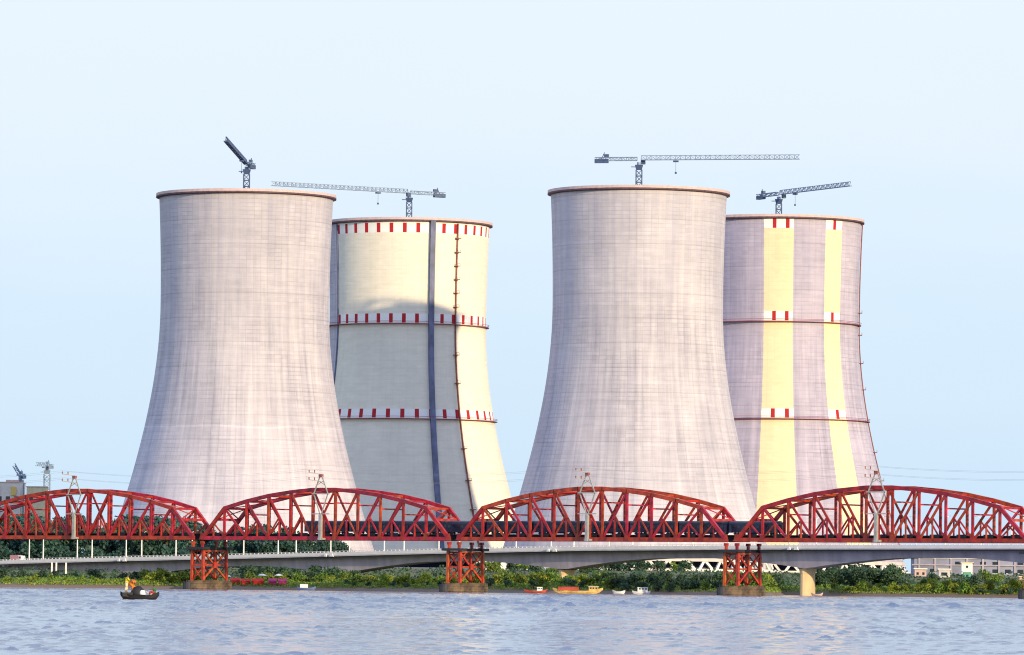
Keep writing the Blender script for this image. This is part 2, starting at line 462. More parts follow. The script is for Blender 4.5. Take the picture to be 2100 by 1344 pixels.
gx = np.concatenate([[-20000, -8000, -3000, -1200, -600], np.arange(-340, 341, 5.0), [600, 1200, 3000, 8000, 20000]])
gy = np.concatenate([np.arange(1560, 1900, 4.0), np.arange(1900, 2300, 20), np.arange(2300, 3200, 60), [3600, 4500, 7000, 12000, 25000, 45000]])
GX, GY = np.meshgrid(gx, gy)
GZ = land_z(GX, GY)
inner = (np.abs(GX) < 345) & (GY < 2200)
GZ = GZ + np.where(inner & (GZ > 0.3), rng.uniform(-.25, .3, GX.shape), 0)
b_ = MB()
nx = len(gx)
b_.v = list(zip(GX.ravel().tolist(), GY.ravel().tolist(), GZ.ravel().tolist())); b_.n = len(b_.v)
b_.f = [(r * nx + c, r * nx + c + 1, (r + 1) * nx + c + 1, (r + 1) * nx + c) for r in range(len(gy) - 1) for c in range(nx - 1)]
b_.build('ground', M['ground'], smooth=True, kind='structure')

def water_material():
    m = bpy.data.materials.new('river_water'); m.use_nodes = True
    nt, nl = m.node_tree.nodes, m.node_tree.links
    b = nt['Principled BSDF']
    b.inputs['Base Color'].default_value = (0.15, 0.20, 0.32, 1)
    b.inputs['Roughness'].default_value = 0.12
    b.inputs['IOR'].default_value = 1.33
    t = nt.new('ShaderNodeTexCoord')
    mp = nt.new('ShaderNodeMapping'); mp.inputs['Scale'].default_value = (0.30, 0.42, 1)
    nl.new(t.outputs['Object'], mp.inputs[0])
    n1 = nt.new('ShaderNodeTexNoise'); n1.inputs['Scale'].default_value = 1.6; n1.inputs['Detail'].default_value = 6; n1.inputs['Roughness'].default_value = 0.62
    nl.new(mp.outputs[0], n1.inputs['Vector'])
    bp = nt.new('ShaderNodeBump'); bp.inputs['Strength'].default_value = 0.22; bp.inputs['Distance'].default_value = 0.15
    nl.new(n1.outputs[0], bp.inputs['Height']); nl.new(bp.outputs[0], b.inputs['Normal'])
    return m
M['water'] = water_material()

# near water is real waves; the far river is the same sheet, flat, with fine relief only
D0, D1, STEP = 130.0, 1480.0, 0.0018
nr = int(math.log(D1 / D0) / STEP)
nc = 330
ds = D0 * np.exp(np.linspace(0, math.log(D1 / D0), nr))
us = np.linspace(-0.135, 0.135, nc)
WX = ds[:, None] * us[None, :] * 1.0
WY = np.repeat(ds[:, None], nc, 1)
H = np.zeros_like(WX)
far_mix = np.clip((WY - 260) / 420, 0, 1)          # longer, higher waves out on the open river
for i in range(104):
    far = i >= 64
    lam = (1.6 * (5.0 / 1.6) ** rng.random()) if far else 0.42 * (1.7 / 0.42) ** (rng.random() ** 1.1)
    th = rng.normal(0.15, 0.5 if far else 0.62)
    kx, ky = 2 * math.pi / lam * math.sin(th), 2 * math.pi / lam * math.cos(th)
    amp = (0.0105 if far else 0.0082) * lam ** 0.62
    ph = rng.uniform(0, 6.28)
    H += amp * np.sin(kx * WX + ky * WY + ph + 0.5 * np.sin(WX * 0.31 + WY * 0.17 + i)) * (far_mix if far else 1 - .6 * far_mix)
gust = 0.75 + 0.25 * np.sin(WX * 0.045 + 1.3 * np.sin(WY * 0.013)) * np.sin(WY * 0.021 + 0.8) 
env = np.zeros_like(WX)
for i in range(14):
    lx, ly = rng.uniform(5, 26), rng.uniform(5, 40)
    env += np.sin(WX * 6.283 / lx + WY * 6.283 / ly * rng.choice([-1, 1]) + rng.uniform(0, 6.28))
env = 0.62 + 0.5 * np.clip(env / 3.7 * .5 + .42, 0, 1.3) ** 2
sg = H.std()
H = (0.42 * H + 1.9 * np.maximum(0, H - 0.6 * sg)) * gust * env * np.interp(WY, [130, 240, 420], [.5, .75, 1.05])
for yc, a, wdt in ((352, 0.16, 1.0), (376, 0.05, .9), (452, 0.11, 1.3), (238, 0.04, .7), (268, 0.05, .8), (305, .05, .9), (600, 0.10, 2.2), (800, .10, 3)):   # swell left by a passing boat
    line = yc + 3.5 * np.sin(WX * 0.11 + yc) + 1.6 * np.sin(WX * 0.43 + 2) + .7 * np.sin(WX * 1.3 + yc) + WX * 0.05
    seg = np.clip(0.55 + 0.6 * np.sin(WX * 0.13 + yc * 0.7) + 0.35 * np.sin(WX * 0.41 + yc) + .25 * np.sin(WX * 1.9 + yc * 2), 0, 1.15)
    H += a * seg * np.exp(-((WY - line) / wdt) ** 2)
fade = np.clip((D1 - WY) / 300, 0, 1) * np.clip((0.135 - np.abs(us))[None, :] / 0.012, 0, 1) * np.clip((WY - D0) / 6, 0, 1)
H *= fade
me = bpy.data.meshes.new('river_water')
idx = np.arange(nr * nc).reshape(nr, nc)
quads = np.stack([idx[:-1, :-1], idx[:-1, 1:], idx[1:, 1:], idx[1:, :-1]], -1).reshape(-1, 4)
verts = np.stack([WX, WY, H], -1).reshape(-1, 3)
B = 20000.0
ext = np.array([[-B, -300, 0], [B, -300, 0], [B, D0, 0], [-B, D0, 0], [B, D1, 0], [-B, D1, 0], [B, 2300, 0], [-B, 2300, 0]], float)
n0 = len(verts)
verts = np.concatenate([verts, ext])
polys = [tuple(q) for q in quads.tolist()]
polys += [(n0, n0 + 1, n0 + 2) + tuple(idx[0, ::-1].tolist()) + (n0 + 3,),
          (n0 + 5, n0 + 4, n0 + 6, n0 + 7),
          (n0 + 3,) + tuple(idx[:, 0].tolist()) + (n0 + 5,),
          tuple(idx[:, -1].tolist()[::-1]) + (n0 + 2, n0 + 4)]
polys[-3] = (n0 + 5,) + tuple(idx[-1, :].tolist()) + (n0 + 4, n0 + 6, n0 + 7)
me.from_pydata(verts.tolist(), [], polys)
me.update()
me.materials.append(M['water'])
me.polygons.foreach_set('use_smooth', [True] * len(me.polygons))
wob = bpy.data.objects.new('river_water', me); col.objects.link(wob); wob['kind'] = 'structure'

# ------------------------------------------------------------------ cooling towers
ZB, ZTOP = 10.0, 183.9
RT, ZT = 39.7, 133.0
def rad(z):
    c = 95.0 if z < ZT else 196.0
    return RT * math.sqrt(1 + ((z - ZT) / c) ** 2)

def pol(r, a, z):
    return (r * math.sin(a), -r * math.cos(a), z)

def make_tower(label, loc, m, columns=False, platforms=False, dz=0.0):
    t = thing('cooling_tower', label, 'cooling tower', (loc[0], loc[1], 0), group='cooling towers of the power station')
    zt = ZTOP + dz
    zs = [15.5 + (zt - 15.5) * i / 84 for i in range(85)]
    prof = [(rad(z), z) for z in zs] + [(rad(z) - (0.6 if z > 40 else 1.1), z) for z in reversed(zs)]
    MB().lathe(prof, 144).build('shell', m, t, smooth=True)
    rt = rad(zt)
    MB().lathe([(rt + .02, zt - 1.0), (rt + 1.5, zt - 0.6), (rt + 1.5, zt + .05), (rt + .02, zt + .05)], 120).build('rim_walkway', M['rim_dark'], t)
    MB().lathe([(rt + 1.25, zt + .06), (rt + 1.45, zt + .06), (rt + 1.45, zt + 1.25), (rt + 1.25, zt + 1.25)], 120).build('rim_parapet', M['rim'], t)
    MB().lathe([(rad(15.5) + .5, 14.2), (rad(15.5) + .5, 15.9), (rad(15.5) - 1.4, 15.9), (rad(15.5) - 1.4, 14.2)], 120).build('ring_beam', M['deck_conc'], t)
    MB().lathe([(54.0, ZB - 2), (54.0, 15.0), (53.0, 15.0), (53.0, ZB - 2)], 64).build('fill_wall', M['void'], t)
    MB().lathe([(66.5, ZB - 2.2), (66.5, ZB + .9), (65.9, ZB + .9), (65.9, ZB - 2.2)], 90).build('basin_wall', M['parapet'], t)
    if columns:
        npair = 44
        top = rad(15.5) - .4
        proto = None
        for k in range(npair):
            a = 2 * math.pi * k / npair
            if math.cos(a) < -0.25:
                continue
            for sgn in (-1, 1):
                if proto is None or True:
                    c = MB()
                    aa = a + sgn * math.pi / npair * 0.92
                    c.beam(pol(64.6, a, ZB - 1), pol(top, aa, 14.4), 1.15, 1.0, ref=pol(1, a, 0))
                    c.build('column', M['parapet'], t)
    if platforms:
        for zp in (132.8, 85.1):
            rp = rad(zp)
            p = MB().lathe([(rp - .1, zp - .3), (rp + 1.6, zp - .2), (rp + 1.6, zp + .1), (rp - .1, zp + .1)], 110).build('platform_ring', M['ring_red'], t)
            MB().lathe([(rp + 1.55, zp + 1.0), (rp + 1.67, zp + 1.0), (rp + 1.67, zp + 1.2), (rp + 1.55, zp + 1.2)], 90).build('handrail', M['ring_red'], p)
    return t

def follow(ang, w, d, z0, z1, name, m, t, step=6.0, off=0.1):
    """a strip of boxes that climbs the shell along one meridian, one connected mesh"""
    n = max(2, int((z1 - z0) / step))
    vv, ff = [], []
    for i in range(n + 1):
        z = z0 + (z1 - z0) * i / n
        r = rad(z) + off
        p0 = Vector(pol(r, ang, z)); tx = Vector((math.cos(ang), math.sin(ang), 0)); nr_ = Vector((math.sin(ang), -math.cos(ang), 0))
        vv += [p0 - tx * w / 2, p0 + tx * w / 2, p0 + tx * w / 2 + nr_ * d, p0 - tx * w / 2 + nr_ * d]
    for i in range(n):
        for q in range(4):
            ff.append((i * 4 + q, i * 4 + (q + 1) % 4, (i + 1) * 4 + (q + 1) % 4, (i + 1) * 4 + q))
    ff += [(3, 2, 1, 0), tuple(n * 4 + q for q in range(4))]
    return MB().add(vv, ff).build(name, m, t)

def ladder(ang, zlist, t):
    l = follow(ang, 0.6, 0.6, 17, 183.5, 'ladder', M['ladder'], t, off=.25)
    tx = Vector((math.cos(ang), math.sin(ang), 0)); nr_ = Vector((math.sin(ang), -math.cos(ang), 0))
    for z in zlist:
        c = Vector(pol(rad(z) + 1.0, ang, z))
        p = MB()
        p.box(c, (2.6, 2.0, 0.35), ang)
        p.beam(c - tx * 1.2 + nr_ * .9 + Vector((0, 0, .17)), c - tx * 1.2 + nr_ * .9 + Vector((0, 0, 1.25)), .15, .15)
        p.beam(c + tx * 1.2 + nr_ * .9 + Vector((0, 0, .17)), c + tx * 1.2 + nr_ * .9 + Vector((0, 0, 1.25)), .15, .15)
        p.beam(c - tx * 1.2 + nr_ * .9 + Vector((0, 0, 1.2)), c + tx * 1.2 + nr_ * .9 + Vector((0, 0, 1.2)), .15, .15)
        p.build('ladder_platform', M['ladder'], l)

mFL = tower_material('tower_concrete_a', 1, zones=((-10, 76.5, 0.07), (75.4, 76.4, 0.1), (-10, 55, .05)))
mFR = tower_material('tower_concrete_b', 2, zones=((133, 300, 0.06), (-10, 45, 0.05)))
mBL = tower_material('tower_concrete_painted', 3, paint=((-60, 170),), bands=((178.4, 183.2), (133.2, 137.8), (85.5, 90.0)), phase=0.33)
mBR = tower_material('tower_concrete_striped', 4, paint=((-13, 7.6), (31.7, 47.2)), bands=((178.4, 183.2), (133.2, 137.8), (85.5, 90.0)),
                     n_marks=40, phase=0.778, tint=(.93, .90, 1.0), pcol_=(0.80, 0.67, 0.45))
FL, BL, FR, BR = (-126.0, 2470.0), (-52.9, 2660.0), (58.5, 2442.0), (131.9, 2600.0)
tFL = make_tower('bare concrete cooling tower in front, its raised crane boom seen end-on above the rim', FL, mFL)
tBL = make_tower('cream painted cooling tower with three full rows of red marks and a dark shaft', BL, mBL, platforms=True, dz=.8)
tFR = make_tower('bare concrete cooling tower in front with a long level crane above the rim', FR, mFR, columns=True, dz=1.4)
tBR = make_tower('grey cooling tower with two vertical cream paint stripes, half behind a bare tower', BR, mBR, columns=True, platforms=True)
follow(R(17.9), 2.6, 1.7, 17, 184.7, 'hoist_shaft', M['navy'], tBL, off=.05)
follow(R(-60.5), 0.7, 0.5, 17, 183.5, 'cable_duct', M['navy'], tBL)
ladder(R(37.6), [176, 169, 162.2, 155.4, 148.6, 141.6, 117.5, 103.3, 70.5, 54.5, 40], tBL)
ladder(R(84), [139, 128, 114, 101, 70, 56], tBR)

# ------------------------------------------------------------------ tower cranes
def lattice(mb, p, q, w, h, step, chord=.22, web=.14, tri=False, up=(0, 0, 1)):
    """box or triangular lattice boom from p to q"""
    p, q = Vector(p), Vector(q)
    t = (q - p).normalized(); L = (q - p).length
    r = Vector(up) if abs(t.z) < .95 else Vector((0, 1, 0))
    a = t.cross(r).normalized(); b = a.cross(t).normalized()
    if tri:
        off = [a * -w / 2, a * w / 2, b * h]
    else:
        off = [a * -w / 2 - b * h / 2, a * w / 2 - b * h / 2, a * w / 2 + b * h / 2, a * -w / 2 + b * h / 2]
    for o in off:
        mb.beam(p + o, q + o, chord, chord)
    n = max(1, round(L / step)); m = len(off)
    for i in range(n):
        s0, s1 = p + t * (L * i / n), p + t * (L * (i + 1) / n)
        for k in range(m):
            o0, o1 = off[k], off[(k + 1) % m]
            if i % 2: o0, o1 = o1, o0
            mb.beam(s0 + o0, s1 + o1, web, web)
            mb.beam(s0 + off[k], s0 + off[(k + 1) % m], web, web)

def make_crane(label, x, y, zs, head, jib=74.0, luff=0.0, counter=20.0, z0=ZB, scale=1.0, mast_w=2.7, dark=False, pale=False):
    """flat-top tower crane: head = compass of the jib in the ground plane, zs = height of the slewing ring"""
    t = thing('tower_crane', label, 'tower crane', (x, y, 0), group='tower cranes')
    CR = M['crane_jib'] if pale else M['crane']  # pale: distance haze put into the paint colour
    mb = MB(); lattice(mb, (0, 0, z0), (0, 0, zs - 2.6), mast_w, mast_w, 2.9, .5, .3); mb.build('mast', CR, t)
    MB().add([( sx * (1.3 if k < 1 else 1.9), sy * (1.3 if k < 1 else 1.9), zs - 2.6 + k * 2.2) for k in (0, 1) for sx, sy in ((-1, -1), (1, -1), (1, 1), (-1, 1))], BOXF).build('slewing_unit', CR, t)
    MB().box((-2.6, -1.5, zs - 1.4), (2.2, .5, .35)).build('service_platform', CR, t)
    d = Vector((head[0], head[1], 0)).normalized(); side = Vector((-d.y, d.x, 0))
    hx = math.atan2(d.y, d.x)
    MB().lathe([(1.0, zs - .4), (1.0, zs + .9), (.01, zs + .9), (.01, zs - .4)], 12, closed=True).build('turntable', M['crane_jib'], t)
    c = d * 1.6 + side * 1.9
    cab = MB().box((c.x, c.y, zs + 1.1), (2.0, 1.5, 2.0), hx).build('cab', CR, t)
    w = d * 2.62 + side * 1.9
    MB().box((w.x, w.y, zs + 1.2), (.06, 1.3, 1.3), hx).build('cab_window', M['glass'], cab)
    tip = d * (jib * math.cos(luff)) + Vector((0, 0, zs + 2.0 + jib * math.sin(luff)))
    root = d * 1.0 + Vector((0, 0, zs + 2.0))
    mb = MB(); lattice(mb, root, tip, 1.6, 2.0, 2.3, .5 if dark else .30, .3 if dark else .17, tri=True); j = mb.build('jib', CR if dark else M['crane_jib'], t)
    end = d * -counter + Vector((0, 0, zs + 2.5))
    mb = MB(); lattice(mb, Vector((0, 0, zs + 2.5)) - d * 1.0, end, 1.6, 1.5, 2.5, .3, .2); mb.build('counter_jib', M['crane_jib'], t)
    cw = d * (-counter + 3.2) + Vector((0, 0, zs + 1.6))
    MB().box(cw, (6.4, 1.9, 1.9), hx).build('counterweight', CR, t)
    wp = d * (-counter + 5.5) + Vector((0, 0, zs + 3.9))
    MB().box(wp, (2.2, 1.3, 1.7), hx).build('winch', CR, t)
    ap = d * (-counter + 3.0) + Vector((0, 0, zs + 2.2))
    mb = MB(); mb.beam(ap, ap + Vector((0, 0, 3.4)) + d * 1.6, .3, .3); mb.build('stay_post', CR, t)
    tr = root + (tip - root) * .22 - Vector((0, 0, .75))
    tro = MB().box(tr, (2.4, 1.6, .7), hx).build('trolley', CR, t)
    MB().tube(tr - Vector((0, 0, .3)), tr - Vector((0, 0, 5.0)), .09, n=5).build('hoist_rope', CR, tro)
    MB().box(tr - Vector((0, 0, 5.4)), (.9, .5, .9), hx).build('hook_block', CR, tro)
    return t

make_crane('tower crane with its boom raised steeply, pointing out from a bare tower', FL[0], FL[1], 197.6, (-12, -50), jib=36, luff=R(13), counter=12, dark=True)
make_crane('tower crane over the red marked painted tower, its long jib reaching behind the bare tower', BL[0], BL[1], 199.0, (-68, -42), jib=80, counter=21)
make_crane('tower crane with a level jib, above the bare tower beside the striped one', FR[0], FR[1], 199.4, (75, -15), jib=75.5, counter=21)
make_crane('tower crane with a jib sloping up, above the cream striped tower', BR[0], BR[1], 195.8, (33, -64), jib=69, counter=21)
make_crane('distant dark tower crane rising over the yellow reactor building', -280, 3000, 60, (-10, -30), jib=11, luff=R(30), counter=6, mast_w=3.4, pale=True)
make_crane('distant faint tower crane beyond the reactor building, nearest the bare cooling tower', -272, 3080, 67.5, (-12, -25), jib=12, counter=6, mast_w=3.4, pale=True)

# ------------------------------------------------------------------ rail bridge
TH = R(37.814)
P0 = Vector((-104.39, 1758.09, 0)); EX = Vector((math.cos(TH), -math.sin(TH), 0)); EN = Vector((math.sin(TH), math.cos(TH), 0))
ZC, PER, GAP, NP, WTR = 17.19, 109.5, 4.1, 11, 11.79
PL = (PER - GAP) / NP
HT = [0, 9.9, 12.2, 14.0, 15.2, 16.0, 16.0, 15.2, 14.0, 12.2, 9.9, 0]

def make_span():
    t = thing('truss_span', 'x', 'railway bridge span', (0, 0, ZC), -TH, 'arched truss spans of the railway bridge')
    red = M['red']
    for y, side in ((0.0, -1), (WTR, 1)):
        B_ = lambda i: Vector((i * PL, y, 0))
        T_ = lambda i: Vector((i * PL, y, HT[i]))
        MB().box((NP * PL / 2, y, 0), (NP * PL + .8, .75, 1.25)).build('bottom_chord', red, t)
        mb = MB()
        for i in range(1, NP - 1):
            a, c = T_(i), T_(i + 1)
            dv = (c - a).normalized() * .18
            mb.beam(a - dv, c + dv, .9, 1.2)
        mb.build('top_chord', red, t)
        MB().beam(B_(0), T_(1), .9, 1.15).build('end_post', red, t)
        MB().beam(B_(NP), T_(NP - 1), .9, 1.15).build('end_post', red, t)
        for i in range(1, NP):
            MB().box((i * PL, y, HT[i] / 2), (.76, .6, HT[i] - 1.0)).build('vertical_post', red, t)
        def diag(p, q, w, nm, dy=0.0):
            o = Vector((0, dy, 0))
            MB().beam(p + o, q + o, .42, w).build(nm, red, t)
        mids = []
        for i in range(1, NP - 1):
            if i < 5:
                diag(T_(i), B_(i + 1), .7, 'diagonal'); mids.append(((T_(i) + B_(i + 1)) / 2, B_(i)))
            elif i == 5:
                diag(T_(5), B_(6), .62, 'diagonal', .12); diag(T_(6), B_(5), .62, 'diagonal', -.12)
                mids.append(((T_(5) + B_(6)) / 2, None))
            else:
                diag(T_(i + 1), B_(i), .7, 'diagonal'); mids.append(((T_(i + 1) + B_(i)) / 2, B_(i + 1)))
        mids.append(((B_(0) + T_(1)) / 2, B_(1)))
        mids.append(((B_(NP) + T_(NP - 1)) / 2, B_(NP - 1)))
        for mpt, foot in mids:
            lowp = Vector((mpt.x, y, .6))
            MB().beam(mpt, lowp, .4, .45).build('sub_post', red, t)
            if foot is not None:
                MB().beam(mpt, foot + Vector((0, 0, .5)), .38, .42).build('sub_strut', red, t)
        for i in range(NP + 1):
            g = MB(); yy = y + side * .40
            w0, w1, hh = 2.3, .9, 1.7
            x = i * PL
            g.add([(x - w0 / 2, yy - .04, -.5), (x + w0 / 2, yy - .04, -.5), (x + w0 / 2, yy + .04, -.5), (x - w0 / 2, yy + .04, -.5),
                   (x - w1 / 2, yy - .04, hh), (x + w1 / 2, yy - .04, hh), (x + w1 / 2, yy + .04, hh), (x - w1 / 2, yy + .04, hh)], BOXF)
            g.build('gusset_plate', red, t)
    for i in range(1, NP):
        MB().beam((i * PL, .45, HT[i] - .1), (i * PL, WTR - .45, HT[i] - .1), .45, .7).build('cross_strut', red, t)
        if HT[i] > 12:
            MB().beam((i * PL, .3, HT[i] - 4.4), (i * PL, WTR - .3, HT[i] - 4.4), .3, .45).build('sway_strut', M['red'], t)
    for i in range(1, NP - 1):
        a, b2 = HT[i] - .3, HT[i + 1] - .3
        MB().beam((i * PL, .4, a), ((i + 1) * PL, WTR - .4, b2), .3, .3).build('lateral_brace', red, t)
        MB().beam((i * PL, WTR - .4, a - .35), ((i + 1) * PL, .4, b2 - .35), .3, .3).build('lateral_brace', red, t)
    for i0, i1 in ((0, 1), (NP, NP - 1)):      # portal bracing between the end posts
        f = .62
        x, z = (i0 + (i1 - i0) * f) * PL, HT[i1] * f
        MB().beam((x, .4, z), (x, WTR - .4, z), .4, .8).build('portal_beam', red, t)
        MB().beam((x, .4, z), (i1 * PL, WTR - .4, HT[i1]), .3, .3).build('portal_brace', red, t)
        MB().beam((x, WTR - .4, z + .3), (i1 * PL, .4, HT[i1] + .3), .3, .3).build('portal_brace', red, t)
    for i in range(NP + 1):
        MB().box((i * PL, WTR / 2, -.05), (.55, WTR - .9, .95)).build('floor_beam', M['dark_steel'], t)
    for y in (3.0, 4.9, 6.9, 8.8):
        MB().box((NP * PL / 2, y, .82), (NP * PL + 3.6, .4, .78)).build('stringer', M['dark_steel'], t)
    MB().box((NP * PL / 2, WTR / 2, 1.29), (NP * PL + 3.9, 8.6, .14)).build('track_deck', M['dark_steel'], t)
    for y in (2.35, 9.45):
        g = MB()
        g.box((NP * PL / 2, y, 1.44), (NP * PL + 3.9, .12, .14))
        g.build('guard_rail', M['dark_steel'], t)
    for y in (5.06, 6.74):
        MB().box((NP * PL / 2, y, 1.44), (NP * PL + 3.9, .09, .16)).build('rail', M['dark_steel'], t)
    for i in range(NP):        # trough plates either side of the track, open between the posts
        MB().box(((i + .5) * PL, 1.2, 1.3), (PL * .36, .16, 1.0)).build('walkway_panel', M['dark_steel'], t)
    return t

span = make_span()
SPAN_LABELS = ['red arched truss span with green trees behind it and no train inside',
               'red arched truss span holding the tail carriage of the train',
               'red arched truss span filled from end to end by dark carriages',
               'red arched truss span with only the leading carriages of the train in it']
bpy.context.view_layer.update()
for k, lb in enumerate(SPAN_LABELS):
    s = span if k == 0 else copy_tree(span)
    p = P0 + EX * ((k - 1) * PER + GAP / 2)
    s.location = (p.x, p.y, ZC)
    s['label'] = lb

def make_pier():
    t = thing('trestle_pier', 'x', 'bridge pier', (0, 0, 0), -TH, 'red trestle piers of the railway bridge')
    zb, ztp = 2.75, 13.3
    ys = (0.0, WTR)
    # masonry footing: courses with a recessed joint between them, rounded cutwater ends
    def oblong(h, y0, y1, z0, z1, n=9):
        pts = [(h * math.cos(math.pi + math.pi * i / n), y0 + h * math.sin(math.pi + math.pi * i / n)) for i in range(n + 1)]
        pts += [(h * math.cos(math.pi * i / n), y1 + h * math.sin(math.pi * i / n)) for i in range(n + 1)]
        m = len(pts)
        vv = [(x, y, z0) for x, y in pts] + [(x, y, z1) for x, y in pts]
        return vv, [(i, (i + 1) % m, m + (i + 1) % m, m + i) for i in range(m)] + [tuple(range(m, 2 * m)), tuple(range(m - 1, -1, -1))]
    core = MB().add(*oblong(3.0, -.8, WTR + .8, -2.5, zb - .02)).build('footing', M['stone'], t)
    for i, z in enumerate((-.6, .25, 1.1, 1.95)):
        MB().add(*oblong(3.18 + .05 * (4 - i), -.8, WTR + .8, z, z + .76)).build('stone_course', M['stone'], core)
    MB().add(*oblong(3.3, -.8, WTR + .8, zb - .015, zb + .25)).build('coping', M['stone'], core)
    MB().add([(1.5 * math.cos(a) - .6, -4.6 + 1.0 * math.sin(a), z) for z in (-2.5, 2.5) for a in [2 * math.pi * i / 10 for i in range(10)]],
             [(i, (i + 1) % 10, 10 + (i + 1) % 10, 10 + i) for i in range(10)] + [tuple(range(10, 20))]).build('cutwater_nose', M['stone_dark'], t)  # separate nose of the footing, in a darker masonry colour
    xs = (-2.4, 2.4)
    rw = M['red_worn']
    zb2 = zb + .25
    for x in xs:
        for y in ys:
            MB().beam((x * 1.06, y, zb2), (x, y, ztp), .85, .85).build('leg', rw, t)
    zm = (zb2 + ztp) / 2
    for x in xs:                       # wide faces
        o = .1
        MB().beam((x + o, 0, zb2 + .4), (x + o, WTR, ztp - .5), .5, .6).build('cross_brace', rw, t)
        MB().beam((x - o, WTR, zb2 + .4), (x - o, 0, ztp - .5), .5, .6).build('cross_brace', rw, t)
        MB().beam((x, .4, zm), (x, WTR - .4, zm), .35, .5).build('strut', rw, t)
        MB().beam((x, .4, ztp - .4), (x, WTR - .4, ztp - .4), .5, .6).build('strut', rw, t)
        MB().beam((x, WTR / 2, zm), (x, WTR / 2, ztp - .5), .4, .4).build('strut', rw, t)
        MB().box((x + (.32 if x > 0 else -.32), WTR / 2, zm), (.1, 2.0, 1.9)).build('gusset_plate', rw, t)
        MB().beam((x, 0, ztp - 3.2), (x, 3.2, ztp - .4), .3, .35).build('knee_brace', rw, t)
        MB().beam((x, WTR, ztp - 3.2), (x, WTR - 3.2, ztp - .4), .3, .35).build('knee_brace', rw, t)
    for y in ys:                       # narrow faces: two crosses
        for z0, z1 in ((zb2 + .3, zm), (zm, ztp - .4)):
            MB().beam((-2.2, y + .1, z0), (2.2, y + .1, z1), .3, .35).build('cross_brace', rw, t)
            MB().beam((2.2, y - .1, z0), (-2.2, y - .1, z1), .3, .35).build('cross_brace', rw, t)
        MB().beam((-2.2, y, zm), (2.2, y, zm), .35, .4).build('strut', rw, t)
    for y in ys:
        MB().box((0, y, ztp + .42), (7.6, 3.4, .84)).build('cap_beam', M['dark_steel'], t)  # the cap's shadow is put into its dark colour, ties likewise
    for x in xs:
        MB().beam((x, 1.75, ztp + .4), (x, WTR - 1.75, ztp + .4), .7, .7).build('cap_tie', M['dark_steel'], t)
        for y in ys:
            bx_ = math.copysign(GAP / 2, x)
            MB().box((bx_, y, ztp + 1.4), (.7, .8, 1.1)).build('bearing', M['red'], t)
            MB().box((bx_, y, ztp + 2.4), (1.1, 1.1, .86)).build('bearing_shoe', M['red'], t)
    return t
pier = make_pier()
PIER_LABELS = ['orange red trestle pier on a dark stone base beside the red market stalls',
               'red trestle pier below the train, between the pink stalls and the small red boat',
               'red trestle pier between the white launch and the tan concrete pier',
               'red trestle pier at the edge of the photo, mostly cut off']
for k, lb in enumerate(PIER_LABELS):
    s = pier if k == 0 else copy_tree(pier)
    p = P0 + EX * (k * PER)
    s.location = (p.x, p.y, 0)
    s['label'] = lb

# power line masts bracketed to the outside of each span at midspan
def make_mast():
    t = thing('power_mast', 'x', 'power mast', (0, 0, ZC), -TH, 'power line masts on the railway bridge')
    g = M['grey_steel']
    MB().box((0, -.1, 3.7), (1.0, 1.0, 8.6)).build('post', g, t)
    MB().box((0, .45, -.2), (2.2, 1.5, .6)).build('bracket', g, t)
    zt = 14.6
    for s in (-1, 1):
        MB().beam((s * .35, -.1, 8.0), (s * 3.0, -.1, zt), .3, .3).build('leg', g, t)
        MB().beam((s * 3.0, -.1, zt), (s * .45, -.1, 20.3), .32, .32).build('leg', g, t)
        MB().beam((s * 1.75, -.1, 17.4), (-s * 1.2, -.1, 18.9), .16, .16).build('brace', g, t)
    MB().box((0, -.1, zt), (7.0, 1.0, .35)).build('platform', g, t)
    MB().box((0, -.1, 8.0), (7.4, .3, .3)).build('tie_beam', g, t)
    MB().box((0, -.1, 20.5), (1.3, 1.0, 1.0)).build('head', M['ladder'], t)
    for i, z in enumerate((18.6, 21.0)):
        a = MB(); a.beam((0, -.2, z), (0, -6.4, z + .5), .2, .25); a = a.build('cross_arm', g, t)
        for y in (-3.4, -6.2):
            MB().tube((0, y, z + .35), (0, y, z + 1.3), .16, .22, 6).build('insulator', M['ladder'], a)
    return t
mast = make_mast()
MAST_LABELS = ['grey lattice power mast on the truss span that has green trees behind it',
               'grey lattice power mast in front of the bare grey tower, above the last carriages',
               'grey power mast bolted to the truss span wholly filled by the train',
               'grey power mast in front of the striped tower edge, past the train']
for k, lb in enumerate(MAST_LABELS):
    s = mast if k == 0 else copy_tree(mast)
    p = P0 + EX * ((k - .5) * PER) - EN * 1.6
    s.location = (p.x, p.y, ZC)
    s['label'] = lb
for (dy, dz), lb in zip(((-3.4, 19.9), (-6.2, 20.2), (-3.4, 22.3), (-6.2, 22.6)),
                        ('thin overhead wire along the railway bridge, lower arm, inner', 'thin overhead wire along the railway bridge, lower arm, outer',
                         'thin overhead wire along the railway bridge, upper arm, inner', 'thin overhead wire along the railway bridge, upper arm, outer')):
    mb = MB(); prev = None
    for k in range(-1, 4):
        for i in range(12):
            f = i / 12
            p = P0 + EX * ((k - .5 + f) * PER) + EN * (-1.6 + dy); z = ZC + dz - 4 * 2.2 * f * (1 - f)
            q = Vector((p.x, p.y, z))
            if prev is not None: mb.tube(prev, q, .022, n=4)
            prev = q
    tag(mb.build('power_line', M['grey_steel']), lb, 'overhead wire', 'wires strung between the bridge masts')

